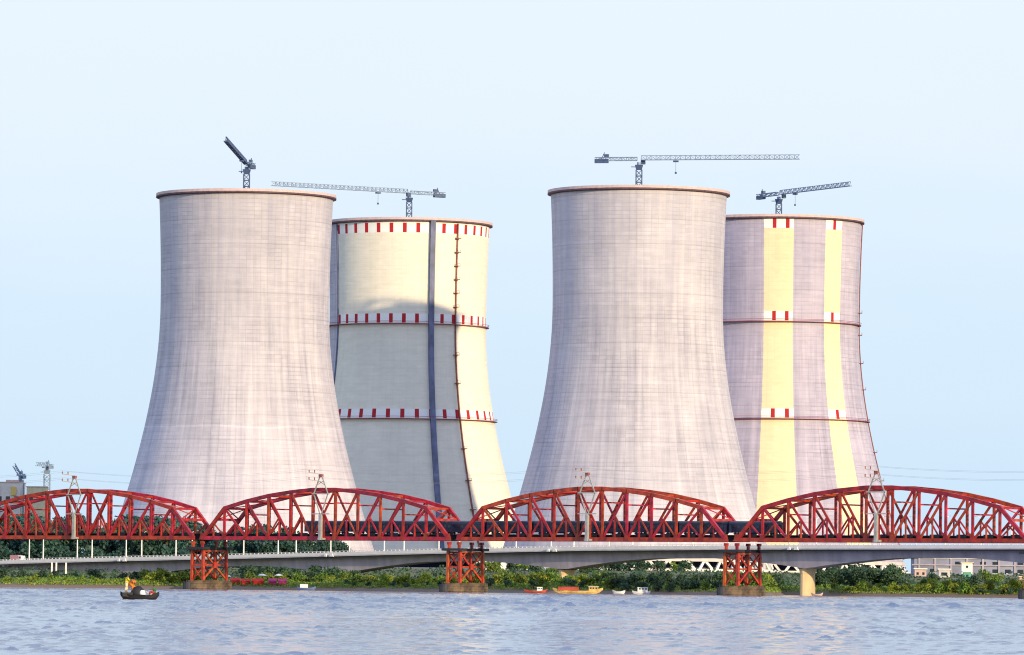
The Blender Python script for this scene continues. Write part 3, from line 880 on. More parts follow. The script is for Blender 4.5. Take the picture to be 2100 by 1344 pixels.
# train
def make_carriage():
    t = thing('railway_carriage', 'x', 'railway carriage', (0, 0, 0), -TH, 'carriages of the train on the bridge')
    L, W = 18.6, 3.0
    prof = [(-1.5, .75), (1.5, .75), (1.5, 3.4), (1.32, 3.85), (-1.32, 3.85), (-1.5, 3.4)]
    def loft(pr, x0, x1):
        m = len(pr)
        return [(x0, y, z) for y, z in pr] + [(x1, y, z) for y, z in pr], [(i, (i + 1) % m, m + (i + 1) % m, m + i) for i in range(m)] + [tuple(range(m - 1, -1, -1)), tuple(range(m, 2 * m))]
    body = MB().add(*loft(prof, -L / 2, L / 2)).build('body', M['carriage'], t)
    roof = [(-1.4, 3.86), (1.4, 3.86), (1.15, 4.15), (.5, 4.36), (-.5, 4.36), (-1.15, 4.15)]
    MB().add(*loft(roof, -L / 2 + .1, L / 2 - .1)).build('roof', M['carriage_roof'], t)
    for i in range(9):
        MB().box((-7.2 + i * 1.8, -1.515, 2.55), (1.05, .05, .8)).build('window', M['glass'], body)
    for x in (-8.6, 8.6):
        MB().box((x, -1.515, 2.0), (.75, .05, 2.1)).build('door', M['carriage_roof'], body)
    for x in (-6.2, 6.2):
        bo = MB().box((x, 0, .42), (3.2, 2.0, .3)).build('bogie', M['dark_steel'], t)
        for dx in (-1.05, 1.05):
            w = MB()
            for y in (-.84, .84):
                w.tube((x + dx, y - .07, .42), (x + dx, y + .07, .42), .42, n=10)
            w.tube((x + dx, -.8, .42), (x + dx, .8, .42), .08, n=6)
            w.build('wheelset', M['dark_steel'], bo)
    MB().box((0, 0, .55), (5.0, 1.9, .38)).build('underframe', M['dark_steel'], t)
    for x in (-L / 2 - .3, L / 2 + .3):
        MB().box((x, 0, 2.0), (.55, 1.3, 2.4)).build('gangway', M['dark_steel'], t)
    return t
car = make_carriage()
s0, s1, NCAR = 42.5, 233.5, 10
pitch_c = (s1 - s0) / NCAR
WHERE = ['at the tail end of the train']
for k in range(NCAR):
    c = car if k == 0 else copy_tree(car)
    p = P0 + EX * (s0 + pitch_c * (k + .5)) + EN * 5.9
    c.location = (p.x, p.y, ZC + 1.50)
    c['label'] = ('dark navy railway carriage at the very tail of the train' if k == 0 else
                  'dark navy carriage leading the train, just inside the span past the third pier' if k == NCAR - 1 else
                  'dark navy railway carriage, %s from the tail of the train' % ORD[k])

# ------------------------------------------------------------------ road bridge
TH2 = R(41.815)
Q0 = Vector((-144.57, 2006.55, 0)); FX = Vector((math.cos(TH2), -math.sin(TH2), 0)); FN = Vector((math.sin(TH2), math.cos(TH2), 0))
RW = 15.5
def deck_z(s):
    return float(np.interp(s, [-260, -150, -60, -6, 53, 102, 160, 230, 318, 420, 600], [3.6, 6.4, 8.9, 10.1, 11.2, 12.3, 13.6, 14.9, 15.6, 16.0, 16.1]))
def girder_depth(s):
    d = abs(((s + 2.4 + PER / 2) % PER) - PER / 2) / (PER / 2)
    return 2.75 + 3.7 * max(0.0, 1 - d / .82) ** 1.5
rb = thing('road_bridge', 'long pale concrete road bridge with haunched girders behind the red railway bridge', 'road bridge', (Q0.x, Q0.y, 0), -TH2)
S_A, S_B = -170.0, 520.0
ss = np.arange(S_A, S_B + .1, 4.0)
def strip(fn, name, m, kind=None, smooth=False, parent=rb):
    rings = [fn(float(s)) for s in ss]
    k = len(rings[0]); vv = [p for r in rings for p in r]
    ff = [(i * k + q, (i + 1) * k + q, (i + 1) * k + (q + 1) % k, i * k + (q + 1) % k) for i in range(len(rings) - 1) for q in range(k)]
    ff += [tuple(range(k)), tuple(range((len(rings) - 1) * k + k - 1, (len(rings) - 1) * k - 1, -1))]
    return MB().add(vv, ff).build(name, m, parent, smooth, kind)
def g_(s):
    z = deck_z(s); d = girder_depth(s)
    return [(s, 2.6, z - .02), (s, 3.4, z - d), (s, RW - 3.4, z - d), (s, RW - 2.6, z - .02)]
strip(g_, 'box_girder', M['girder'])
strip(lambda s: [(s, 0, deck_z(s)), (s, RW, deck_z(s)), (s, RW, deck_z(s) + .55), (s, 0, deck_z(s) + .55)], 'deck_slab', M['deck_conc'])
strip(lambda s: [(s, 1.0, deck_z(s) + .554), (s, RW - 1.0, deck_z(s) + .554), (s, RW - 1.0, deck_z(s) + .58), (s, 1.0, deck_z(s) + .58)], 'road_surface', M['asphalt'])
strip(lambda s: [(s, -.06, deck_z(s) + .35), (s, .25, deck_z(s) + .35), (s, .25, deck_z(s) + 1.5), (s, -.06, deck_z(s) + 1.5)], 'near_parapet', M['parapet'])
strip(lambda s: [(s, RW - .25, deck_z(s) + .3), (s, RW + .06, deck_z(s) + .3), (s, RW + .06, deck_z(s) + 1.5), (s, RW - .25, deck_z(s) + 1.5)], 'far_parapet', M['parapet'])
strip(lambda s: [(s, .35, deck_z(s) - .62), (s, 1.1, deck_z(s) - .62), (s, 1.1, deck_z(s) - .02), (s, .35, deck_z(s) - .02)], 'overhang_shade_strip', M['dark_steel'])  # dark strip modelled in place of the shadow under the deck overhang
mb = MB()
for s in np.arange(S_A, S_B, 2.0):
    mb.box((float(s), .1, deck_z(float(s)) + 1.68), (.35, .26, .36))
mb.build('railing_posts', M['parapet'], rb, kind='stuff')
strip(lambda s: [(s, .02, deck_z(s) + 1.86), (s, .18, deck_z(s) + 1.86), (s, .18, deck_z(s) + 1.98), (s, .02, deck_z(s) + 1.98)], 'handrail', M['parapet'])
for k in range(-1, 5):
    s = k * PER - 4.6
    zt = deck_z(s) - girder_depth(s)
    n = 14
    def ov(a, b2, z): return [(s + a * math.cos(2 * math.pi * i / n) , RW / 2 + b2 * math.sin(2 * math.pi * i / n), z) for i in range(n)]
    p = MB(); lv = [ov(2.05, 3.5, -2.5), ov(1.95, 3.3, zt - 2.2), ov(2.3, 3.9, zt - .25)]
    p.add(sum(lv, []), [(l * n + i, l * n + (i + 1) % n, (l + 1) * n + (i + 1) % n, (l + 1) * n + i) for l in range(2) for i in range(n)] + [tuple(range(2 * n, 3 * n))])
    pr = p.build('pier', M['pier_conc'], rb, smooth=False)
    MB().box((s, RW / 2, zt - .12), (3.4, 7.0, .22)).build('bearing', M['dark_steel'], pr)
    s += 4.6
    nl_ = MB().box((s - 4.5, .0, deck_z(s) - .35), (4.6, .5, .3)).build('navigation_light_bracket', M['dark_steel'], rb)
    for dx, w in ((-1.7, 1.3), (1.4, 1.9)):
        MB().add([(s - 4.5 + dx - w / 2, -.75, deck_z(s) - .15), (s - 4.5 + dx + w / 2, -.75, deck_z(s) - .15), (s - 4.5 + dx + w / 2, -.28, deck_z(s) - .15), (s - 4.5 + dx - w / 2, -.28, deck_z(s) - .15),
                  (s - 4.5 + dx - w / 3, -.75, deck_z(s) + .85), (s - 4.5 + dx + w / 4, -.75, deck_z(s) + .85), (s - 4.5 + dx + w / 4, -.28, deck_z(s) + .85), (s - 4.5 + dx - w / 3, -.28, deck_z(s) + .85)], BOXF).build('navigation_board', M['white'], nl_)

def make_lamp(sgn):
    t = thing('lamp_post', 'x', 'lamp post', (0, 0, 0), -TH2)
    MB().tube((0, 0, 0), (0, 0, 10.0), .30, .18, 8).build('pole', M['white'], t)
    MB().tube((0, 0, 9.9), (0, sgn * 2.2, 10.6), .1, .08, 6).build('arm', M['white'], t)
    MB().box((0, sgn * 2.6, 10.62), (.35, 1.0, .2)).build('lamp_head', M['grey_steel'], t)
    MB().box((0, 0, .2), (.7, .6, .4)).build('base', M['white'], t)
    return t
for sgn, y, start, row in ((1, .62, -77.0, 'near'), (-1, RW - .62, -72.9, 'far')):
    proto = make_lamp(sgn)
    grp = 'lamp posts along the %s edge of the road bridge' % row
    for i in range(19):
        s = start + 27.35 * i
        c = proto if i == 0 else copy_tree(proto)
        p = Q0 + FX * s + FN * y
        c.location = (p.x, p.y, deck_z(s) + .56)
        c['group'] = grp
        c['label'] = 'white lamp post on the %s edge of the road bridge, %s from the wooded end' % (row, ORD[i])

# truck at the wooded end of the road bridge
def truck(s, y, label):
    p = Q0 + FX * s + FN * y
    t = thing('truck', label, 'truck', (p.x, p.y, deck_z(s) + .58), -TH2)
    MB().box((-1.2, 0, 1.75), (4.6, 2.3, 2.3)).build('cargo_box', M['truck_pink'], t)
    cab = MB().add([(1.25, -1.1, .6), (3.1, -1.1, .6), (3.1, 1.1, .6), (1.25, 1.1, .6), (1.25, -1.05, 2.7), (2.6, -1.05, 2.7), (2.6, 1.05, 2.7), (1.25, 1.05, 2.7)], BOXF).build('cab', M['white'], t)
    MB().box((1.95, -1.09, 2.0), (.9, .06, .7)).build('cab_window', M['glass'], cab)
    for x in (-2.4, 2.2):
        for yy in (-.95, .95):
            MB().tube((x, yy - .14, .48), (x, yy + .14, .48), .48, n=12).build('wheel', M['rubber'], t)
    return t
truck(-66.5, 3.2, 'pink and white truck on the road bridge at the wooded end')

# ------------------------------------------------------------------ far buildings
def block(name, label, cat, x, y, w, d, z1, m, win=None, roof=None, group=None, rz=0.0, skip=0.0):
    t = thing(name, label, cat, (x, y, gz(x, y) - .3), rz, group)
    h = z1 - gz(x, y) + .3
    MB().box((0, 0, h / 2), (w, d, h)).build('wall', m, t)
    MB().box((0, 0, h + .2), (w + .8, d + .8, .4)).build('roof', roof or M['deck_conc'], t)
    if win:
        nx_, nz_, ww, wh = win
        for i in range(nx_):
            for j in range(nz_):
                if random.random() < skip: continue
                cx_ = -w / 2 + w * (i + .5) / nx_; cz = h * (j + .62) / (nz_ + .25)
                f = MB().box((cx_, -d / 2 - .03, cz), (ww, .1, wh)).build('window', M['glass'], t)
                MB().box((cx_, -d / 2 - .06, cz - wh / 2 - .12), (ww + .3, .2, .14)).build('sill', M['parapet'], f)
    return t, h
t, h = block('reactor_building', 'cream and yellow reactor building far off beyond the first truss span', 'building', -288, 3000, 19, 30, 58, M['hazed_wall'], (4, 3, 2.4, 3.0), M['pink_wall'])
MB().box((-4.6, -15.4, h * .48), (4.4, .9, h * .96)).build('yellow_panel', M['yellow_wall'], t)
MB().box((4, -3, h + .9), (7, 12, 1.4)).build('roof_house', M['pink_wall'], t)
MB().box((5.5, -15.35, h * .9), (3.0, .8, 5)).build('wall_panel', M['yellow_wall'], t)
block('site_office', 'low pink walled building beside the far reactor building', 'building', -269, 2985, 11, 14, 55.5, M['cream'], (2, 4, 2.2, 2.4))

t, h = block('pump_house', 'long grey industrial hall beyond the bushes, past the cream striped tower', 'building', 193, 2150, 56, 18, 15.2, M['grey_wall'], (11, 2, 2.4, 1.5), skip=.45)
for i in range(9):
    MB().box((-26 + i * 6.5, -9.25, h * .5), (.7, .45, h)).build('column', M['girder'], t)
MB().box((-2, -9.3, h * .62), (54, .5, .5)).build('ledge', M['girder'], t)
block('white_kiosk', 'bright white tall kiosk in front of the long grey hall', 'building', 184.5, 2120, 4.4, 5, 13.4, M['white'], (1, 2, .9, .9), M['cream'])
block('small_house', 'small pinkish house at the foot of the striped tower columns', 'building', 163.0, 2085, 4.6, 5, 10.5, M['pink_wall'], (2, 1, .9, 1.0), M['white'])
block('small_house', 'small pale house with a dark doorway near the grey hall', 'building', 171.2, 2070, 4.4, 5, 10.4, M['deck_conc'], (1, 1, 2.4, 1.3), M['white'])
block('small_house', 'small pale hut with a cream roof beyond the lime bushes at the right', 'building', 197.0, 2010, 4.0, 5, 7.6, M['pink_wall'], (1, 1, .9, .9), M['cream'])
block('small_house', 'low green walled hut in front of the grey hall', 'building', 179.0, 2055, 3.0, 4, 9.4, mat('green_wall', (0.10, 0.36, 0.26), .8, .15), (1, 1, .9, .9), M['white'])
w = thing('boundary_wall', 'low white wall behind bushes between the stalls and the boats', 'wall', (-1, 2200, gz(0, 2200) - .3), 0)
for i in range(8):
    MB().box((-11.4 + i * 3.2, 0, 1.9), (3.14, .3, 3.6 + .15 * (i % 3))).build('wall_panel', M['white'], w)
    MB().box((-13 + i * 3.2, -.1, 2.1), (.4, .5, 4.2)).build('post', M['parapet'], w)
for i, x in enumerate((-165.5, -163.9, -160.4)):
    tag(MB().box((0, 0, 2.6), (.55, .55, 5.2)).build('concrete_post', M['white'], loc=(x, 1900, gz(x, 1900) - .3)),
        'pale upright post under the wooded end of the road bridge', 'post', 'pale posts under the road bridge')

# ------------------------------------------------------------------ vegetation
def cloud(n, lobes, fill=0.55):
    """points spread through several ellipsoid lobes; returns points and outward directions"""
    pts, outs = [], []
    wts = np.array([l[1][0] * l[1][2] for l in lobes]); wts = wts / wts.sum()
    for (c, r), k in zip(lobes, (wts * n).astype(int)):
        d = rng.normal(size=(k, 3)); d /= np.linalg.norm(d, axis=1)[:, None]
        rr = rng.uniform(fill, 1.05, k)[:, None] * (1 + .12 * np.sin(7 * d[:, :1] + 5 * d[:, 2:3]))
        pts.append(np.array(c) + d * rr * np.array(r)); outs.append(d)
    return np.concatenate(pts), np.concatenate(outs)

def make_tree(name, label, cat, group, h, spread, mleaf, n=900, leaf=1.1, tall=1.0, trunk_frac=.35):
    t = thing(name, label, cat, (0, 0, 0), 0, group)
    r = random.Random(int(h * 977 + spread * 31 + n))
    tr = MB()
    pts = [Vector((0, 0, -.6)), Vector((r.uniform(-.2, .2) * spread * .2, 0, h * .25)), Vector((r.uniform(-.3, .3) * spread * .3, r.uniform(-.2, .2), h * .55)), Vector((r.uniform(-.3, .3) * spread * .3, 0, h * .8))]
    rs = [h * .028, h * .022, h * .014, h * .006]
    for i in range(3): tr.tube(pts[i], pts[i + 1], rs[i], rs[i + 1], 7)
    lobes = []
    nl = 9
    for i in range(nl):
        a = 2 * math.pi * i / nl + r.uniform(-.4, .4)
        zz = h * r.uniform(trunk_frac, .86)
        rad_ = spread * r.uniform(.22, .52) * (1.15 - .55 * (zz / h - trunk_frac))
        c = (math.cos(a) * rad_, math.sin(a) * rad_, zz)
        s_ = spread * r.uniform(.24, .36)
        lobes.append((c, (s_, s_, s_ * .8 * tall)))
        tr.tube(pts[1] + (pts[2] - pts[1]) * r.random(), Vector(c) * .85 + Vector((0, 0, zz * .12)), h * .009, h * .003, 5)
    lobes.append(((0, 0, h * .86), (spread * .27, spread * .27, h * .14)))
    tr.build('trunk', M['bark'], t)
    p, o = cloud(n, lobes)
    me_ = quads_mesh('crown', p, leaf, [mleaf], out=o)
    c = bpy.data.objects.new('crown', me_); col.objects.link(c); c.parent = t
    return t

LANDMARKS = [(12, 'truck'), (87, 'first lamp post'), (188, 'second lamp post'), (290, 'third lamp post'), (345, 'gap before the first pier'),
             (395, 'fourth lamp post'), (432, 'first trestle pier'), (486, 'first red stall'), (535, 'widest red stall'), (575, 'pink stalls'), (632, 'blue boat'),
             (694, 'second white boards'), (760, 'end of the wood'), (850, 'second span middle'), (905, 'second trestle pier'), (970, 'second pier right face'),
             (1040, 'white wall'), (1102, 'small red boat'), (1165, 'bow of the yellow boat'), (1230, 'stern of the yellow boat'), (1272, 'white hull'), (1318, 'white launch'),
             (1370, 'bank past the launch'), (1430, 'bare tower columns'), (1480, 'third trestle pier'), (1560, 'gap past the third pier'), (1610, 'tan concrete pier'), (1690, 'pale boat by the tan pier'),
             (1760, 'dark tree clump'), (1820, 'striped tower columns'), (1870, 'pinkish house'), (1925, 'near grey hall'), (1983, 'white kiosk'), (2040, 'far grey hall'), (2085, 'photo edge')]
def landmark(x, y):
    u = 1047.5 + x / y * 10760
    return min(LANDMARKS, key=lambda q: abs(q[0] - u))[1]

def place(proto_list, used, x, y, sc, rz, zoff=0.0, sz=None, words=None):
    i = random.randrange(len(proto_list))
    c = proto_list[i] if not used[i] else copy_tree(proto_list[i])
    used[i] = True
    c.location = (x, y, gz(x, y) + zoff)
    c.rotation_euler = (0, 0, rz)
    c.scale = (sc, sc, sc if sz is None else sz)
    if words:
        c['label'] = words + landmark(x, y)
    return c

TG = 'tall trees behind the wooded end of the road bridge'
protos = [make_tree('broadleaf_tree', 'tall dark green tree in the dense wood behind the road bridge', 'tree', TG, h, s_, M['leaf_far'], 1300, 1.25)
          for h, s_ in ((18, 11), (20, 13), (16, 12), (19, 10))]
used = [False] * 4
def wood_top(x):      # height of the wood's skyline, falling away towards the towers
    return float(np.interp(x, [-330, -190, -150, -122, -100, -82, -72, -66], [21, 20.5, 20, 18.6, 17, 14, 11, 6.5]))
xs_ = np.arange(-262, -66, 4.1)
for row, y0 in ((0, 2190), (1, 2255)):
    for x in xs_:
        x = float(x) + random.uniform(-1.6, 1.6)
        y = y0 + random.uniform(-18, 18)
        xx = x * 2250 / y if row else x
        tgt = wood_top(x) * random.uniform(.74, 1.08)
        if random.random() < (.12 if row else 0.05): continue
        place(protos, used, x, y, tgt / 18.5, random.uniform(0, 6.28), words=('dark tree, front of wood, near ' if row == 0 else 'dark tree, back of wood, near '))

# dark trees to the right of the tan pier, and round the foot of the towers
DG = 'dark trees between the tan pier and the grey hall'
dprot = [make_tree('dark_tree', 'dark blue green tree in the clump past the tan concrete pier', 'tree', DG, h, s_, M['leaf_dark'], 800, .8, trunk_frac=.2) for h, s_ in ((7.5, 6.5), (8.2, 7.0), (6.6, 6.4))]
dused = [False] * 3
for i in range(17):
    x = 107 + 29 * (i + .5) / 17 + random.uniform(-1, 1)
    y = 1850 + random.uniform(-18, 26)
    place(dprot, dused, x, y, random.uniform(.8, 1.02), random.uniform(0, 6.28), words='dark tree %s clump near ' % ('in front of' if y < 1850 else 'behind'))

def make_shrub(label, group, mleaf, h, w_, n=420, leaf=.55):
    t = thing('shrub', label, 'shrub', (0, 0, 0), 0, group)
    r = random.Random(int(h * 100 + w_ * 7 + n))
    st = MB(); lobes = []
    for i in range(6):
        a = r.uniform(0, 6.28); rr = w_ * r.uniform(.1, .38)
        zz = h * r.uniform(.35, .78)
        lobes.append(((math.cos(a) * rr, math.sin(a) * rr, zz), (w_ * .26, w_ * .26, h * .27)))
        st.tube((0, 0, -.4), (math.cos(a) * rr * .8, math.sin(a) * rr * .8, zz), .09, .04, 5)
    lobes.append(((0, 0, h * .3), (w_ * .5, w_ * .5, h * .32)))
    st.build('stem', M['bark'], t)
    p, o = cloud(n, lobes, .5)
    me_ = quads_mesh('foliage', p, leaf, [mleaf], out=o)
    c = bpy.data.objects.new('foliage', me_); col.objects.link(c); c.parent = t
    return t

def shrub_set(label, group, mleaf, dims, leaf=.55, n=420):
    return [make_shrub(label, group, mleaf, a, b2, n, leaf) for a, b2 in dims], [False] * len(dims)
S_mid = shrub_set('mid green shrub in the dense thicket along the riverbank', 'green shrubs along the riverbank', M['leaf_mid'], ((3.6, 4.2), (4.2, 4.6), (3.0, 4.4)))
S_lime = shrub_set('bright lime green shrub among the darker ones on the riverbank', 'lime shrubs along the riverbank', M['leaf_lime'], ((3.4, 4.2), (2.8, 4.0), (3.9, 4.4)))
S_dark = shrub_set('dark green shrub in the shaded part of the riverbank thicket', 'dark shrubs along the riverbank', M['leaf_dark'], ((3.8, 4.4), (3.2, 4.6), (4.3, 4.8)))
def band(x0, x1, n, d0, d1, sets, wts, s0, s1):
    for i in range(n):
        x = x0 + (x1 - x0) * (i + random.random()) / n
        d = random.uniform(d0, d1)
        S = random.choices(sets, wts)[0]
        y = float(shore(x)) + d
        sc = random.uniform(s0, s1)
        kind = 'lime green' if S is S_lime else 'mid green' if S is S_mid else 'dark green'
        place(S[0], S[1], x, y, sc, random.uniform(0, 6.28), words='%s %s shrub %s ' % ('small' if sc < .7 else 'tall' if sc > 1.05 else 'bushy', kind, 'at waterline near' if d < 16 else 'on bank near' if d < 48 else 'far beyond'))
band(-176, -112, 16, 12, 30, (S_lime, S_mid), (2, 2), .35, .62)            # low scrub at the wooded end
band(-176, -110, 12, 40, 70, (S_dark,), (1,), .7, 1.0)
band(-122, -106, 9, 16, 30, (S_lime,), (1,), 1.0, 1.25)                    # lime clump by the first pier
band(-125, -102, 6, 30, 45, (S_mid, S_dark), (1, 1), .9, 1.1)
band(-92, -58, 14, 26, 46, (S_mid, S_lime), (3, 1), .75, 1.0)
band(-95, -55, 14, 60, 110, (S_dark,), (1,), 1.1, 1.5)
band(-58, -16, 20, 14, 40, (S_mid, S_lime), (1, 2), .75, 1.1)
band(-58, -16, 8, 8, 16, (S_dark,), (1,), .4, .6)
band(-16, 30, 22, 22, 50, (S_mid, S_lime), (2, 2), .95, 1.25)
band(-14, 30, 12, 12, 24, (S_dark, S_mid), (2, 1), .5, .75)
band(30, 72, 22, 16, 50, (S_mid, S_dark), (1, 3), .95, 1.3)
band(30, 70, 12, 5, 14, (S_dark, S_mid), (3, 1), .7, 1.0)
band(74, 92, 10, 22, 48, (S_mid, S_dark, S_lime), (2, 1, 1), 1.1, 1.35)
band(112, 142, 18, 8, 30, (S_lime, S_mid), (4, 1), .55, .8)
band(138, 176, 22, 8, 40, (S_lime, S_mid), (3, 1), .7, 1.05)
band(140, 176, 9, 5, 12, (S_mid, S_dark), (2, 1), .5, .7)
band(150, 210, 9, 140, 250, (S_dark, S_mid), (1, 1), .8, 1.2)
band(-14, 72, 22, 330, 470, (S_dark, S_mid), (2, 1), 1.0, 1.5)            # scrub at the foot of the towers

def ground_cover(name, m, n, x0, x1, d0, d1, h, leaf):
    x = rng.uniform(x0, x1, n); d = d0 + (d1 - d0) * rng.random(n) ** 1.4
    y = shore(x) + d
    z = land_z(x, y) + rng.uniform(0, h, len(x)) * (.5 + .5 * np.sin(x * .3) * np.sin(x * .11 + 2))
    me_ = quads_mesh(name, np.stack([x, y, z], 1), leaf, [m])
    o = bpy.data.objects.new(name, me_); col.objects.link(o); o['kind'] = 'stuff'
    return o
ground_cover('bank_grass', M['leaf_lime'], 16000, -180, 215, 6, 42, .9, .5)
ground_cover('undergrowth', M['leaf_mid'], 20000, -180, 215, 9, 70, 1.5, .6)
n_ = 26000
ux = rng.uniform(-270, -74, n_); uy = rng.uniform(2168, 2215, n_)
uz = land_z(ux, uy) + rng.uniform(0, 1, n_) ** .8 * np.interp(ux, [-270, -150, -90, -74], [9, 8, 5, 2]) * (.8 + .2 * np.sin(ux * .5))
uo = bpy.data.objects.new('wood_undergrowth', quads_mesh('wood_undergrowth', np.stack([ux, uy, uz], 1), 1.1, [M['leaf_far']])); col.objects.link(uo); uo['kind'] = 'stuff'
ground_cover('low_scrub', M['leaf_dark'], 14000, -200, 240, 60, 420, 2.2, .9)

# ------------------------------------------------------------------ boats and riverside things
def hull(name, L, W, h, m, parent, sheer0=.5, sheer1=.5, n=16, name_in=None):
    vv, ff = [], []
    for i in range(n + 1):
        f = i / n; x = -L / 2 + L * f
        k = abs(2 * f - 1)
        w = W / 2 * (1 - k ** 2.6) + .06
        top = h + (sheer0 if f < .5 else sheer1) * k ** 2.5
        bot = -.18 + (.75 * top) * k ** 5
        vv += [(x, -w, top), (x, -w * .8, (top + bot) * .45), (x, -w * .3, bot), (x, w * .3, bot), (x, w * .8, (top + bot) * .45), (x, w, top),
               (x, w * .86, top), (x, w * .5, max(bot + .1, .1 + bot)), (x, -w * .5, max(bot + .1, .1 + bot)), (x, -w * .86, top)]
    for i in range(n):
        for q in range(10):
            ff.append((i * 10 + q, i * 10 + (q + 1) % 10, (i + 1) * 10 + (q + 1) % 10, (i + 1) * 10 + q))
    ff += [tuple(range(9, -1, -1)), tuple(n * 10 + q for q in range(10))]
    return MB().add(vv, ff).build(name, m, parent)

BX, BY = -45.0, 640.0
bt = thing('rowing_boat', 'black wooden boat with three people out on the river', 'boat', (BX, BY, 0), R(8))
hull('hull', 4.75, 1.35, .58, M['black_wood'], bt, .48, .5)
for x in (-1.5, -.55, .45, 1.35):
    MB().box((x, 0, .38), (.26, 1.05, .06)).build('thwart', M['black_wood'], bt)
MB().box((-1.5, 0, .68), (1.25, .95, .5)).build('stern_deck', M['black_wood'], bt)
def on_boat(x, y, z):
    return (BX + x * math.cos(R(8)) - y * math.sin(R(8)), BY + x * math.sin(R(8)) + y * math.cos(R(8)), z)
def heap(name, label, cat, loc, size, m, seed):
    r = random.Random(seed)
    vv, ff = [], []
    nu, nv = 14, 6
    for j in range(nv + 1):
        f = j / nv
        for i in range(nu):
            a = 2 * math.pi * i / nu
            k = math.cos(f * math.pi / 2) ** .7 * (1 + .16 * r.uniform(-1, 1))
            vv.append((math.cos(a) * k * size[0] / 2, math.sin(a) * k * size[1] / 2, size[2] * math.sin(f * math.pi / 2) * (1 + .08 * r.uniform(-1, 1))))
    for j in range(nv):
        for i in range(nu):
            ff.append((j * nu + i, j * nu + (i + 1) % nu, (j + 1) * nu + (i + 1) % nu, (j + 1) * nu + i))
    ff.append(tuple(range(nu - 1, -1, -1)))
    return tag(MB().add(vv, ff).build(name, m, loc=loc, smooth=True), label, cat)
heap('cargo_heap', 'black tarpaulin heap amidships in the black river boat', 'cargo', on_boat(-.25, .05, .45), (1.9, 1.0, 1.2), M['tarp'], 3)
heap('white_bundle', 'round white bundle against the black heap in the boat', 'bundle', on_boat(.30, -.5, .66), (.75, .4, .55), M['cloth_white'], 5)

def person(label, loc, rz, J, shirt, lower, hairc=True, scale=1.0):
    """J: joints in metres, one continuous skinned body; shirt and wrap are fitted over it"""
    t = thing('person', label, 'person', loc, rz)
    t.scale = (scale,) * 3
    order = ['pelvis', 'chest', 'neck', 'head', 'top', 'shl', 'ell', 'hal', 'fil', 'shr', 'elr', 'har', 'fir', 'hil', 'knl', 'anl', 'tol', 'hir', 'knr', 'anr', 'tor']
    edges = [('pelvis', 'chest'), ('chest', 'neck'), ('neck', 'head'), ('head', 'top'), ('chest', 'shl'), ('shl', 'ell'), ('ell', 'hal'), ('hal', 'fil'),
             ('chest', 'shr'), ('shr', 'elr'), ('elr', 'har'), ('har', 'fir'), ('pelvis', 'hil'), ('hil', 'knl'), ('knl', 'anl'), ('anl', 'tol'),
             ('pelvis', 'hir'), ('hir', 'knr'), ('knr', 'anr'), ('anr', 'tor')]
    rads = dict(pelvis=.13, chest=.15, neck=.055, head=.095, top=.085, shl=.065, ell=.043, hal=.03, fil=.026, shr=.065, elr=.043, har=.03, fir=.026,
                hil=.09, knl=.058, anl=.04, tol=.033, hir=.09, knr=.058, anr=.04, tor=.033)
    ix = {k: i for i, k in enumerate(order)}
    me_ = bpy.data.meshes.new('body')
    me_.from_pydata([J[k] for k in order], [(ix[a], ix[b2]) for a, b2 in edges], [])
    me_.materials.append(M['skin'])
    o = bpy.data.objects.new('body', me_); col.objects.link(o); o.parent = t
    o.modifiers.new('skin', 'SKIN')
    for k in order:
        sv_ = me_.skin_vertices[0].data[ix[k]]
        sv_.radius = (rads[k], rads[k]); sv_.use_root = (k == 'pelvis')
    ss_ = o.modifiers.new('smooth', 'SUBSURF'); ss_.levels = ss_.render_levels = 2
    V_ = {k: Vector(J[k]) for k in order}
    hd = (V_['top'] - V_['head']).normalized()
    hc = V_['head'] + hd * .07
    vv, ff = [], []                       # hair cap
    for j in range(5):
        for i in range(10):
            f, a = j / 4 * 1.5, 2 * math.pi * i / 10
            vv.append(hc + Vector((math.cos(a) * math.cos(f) * .118, math.sin(a) * math.cos(f) * .118, math.sin(f) * .135 - .01)))
    for j in range(4):
        for i in range(10): ff.append((j * 10 + i, j * 10 + (i + 1) % 10, (j + 1) * 10 + (i + 1) % 10, (j + 1) * 10 + i))
    ff += [tuple(range(40, 50)), tuple(range(9, -1, -1))]
    MB().add(vv, ff).build('hair', M['hair'], t, smooth=True)
    def limb(mb, seq, rs, n=10, flat=1.0):
        for (a, b2), (r0, r1) in zip(zip(seq, seq[1:]), zip(rs, rs[1:])):
            mb.tube(a, b2, r0, r1, n)
    sh = MB()
    limb(sh, [V_['pelvis'], (V_['pelvis'] + V_['chest']) / 2, V_['chest'], V_['neck'] - (V_['neck'] - V_['chest']) * .35], [.175, .165, .19, .085])
    limb(sh, [V_['chest'] * .4 + V_['shl'] * .6, V_['shl'], V_['ell']], [.11, .095, .075]); limb(sh, [V_['chest'] * .4 + V_['shr'] * .6, V_['shr'], V_['elr']], [.11, .095, .075])
    sh.build('shirt', shirt, t, smooth=True)
    lw = MB()
    limb(lw, [V_['pelvis'] + Vector((0, 0, .04)), V_['hil'], V_['knl'], V_['knl'] * .25 + V_['anl'] * .75], [.18, .135, .10, .085])
    limb(lw, [V_['pelvis'] + Vector((0, 0, .045)), V_['hir'], V_['knr'], V_['knr'] * .25 + V_['anr'] * .75], [.18, .135, .10, .085])
    lw.build('waist_wrap', lower, t, smooth=True)
    return t

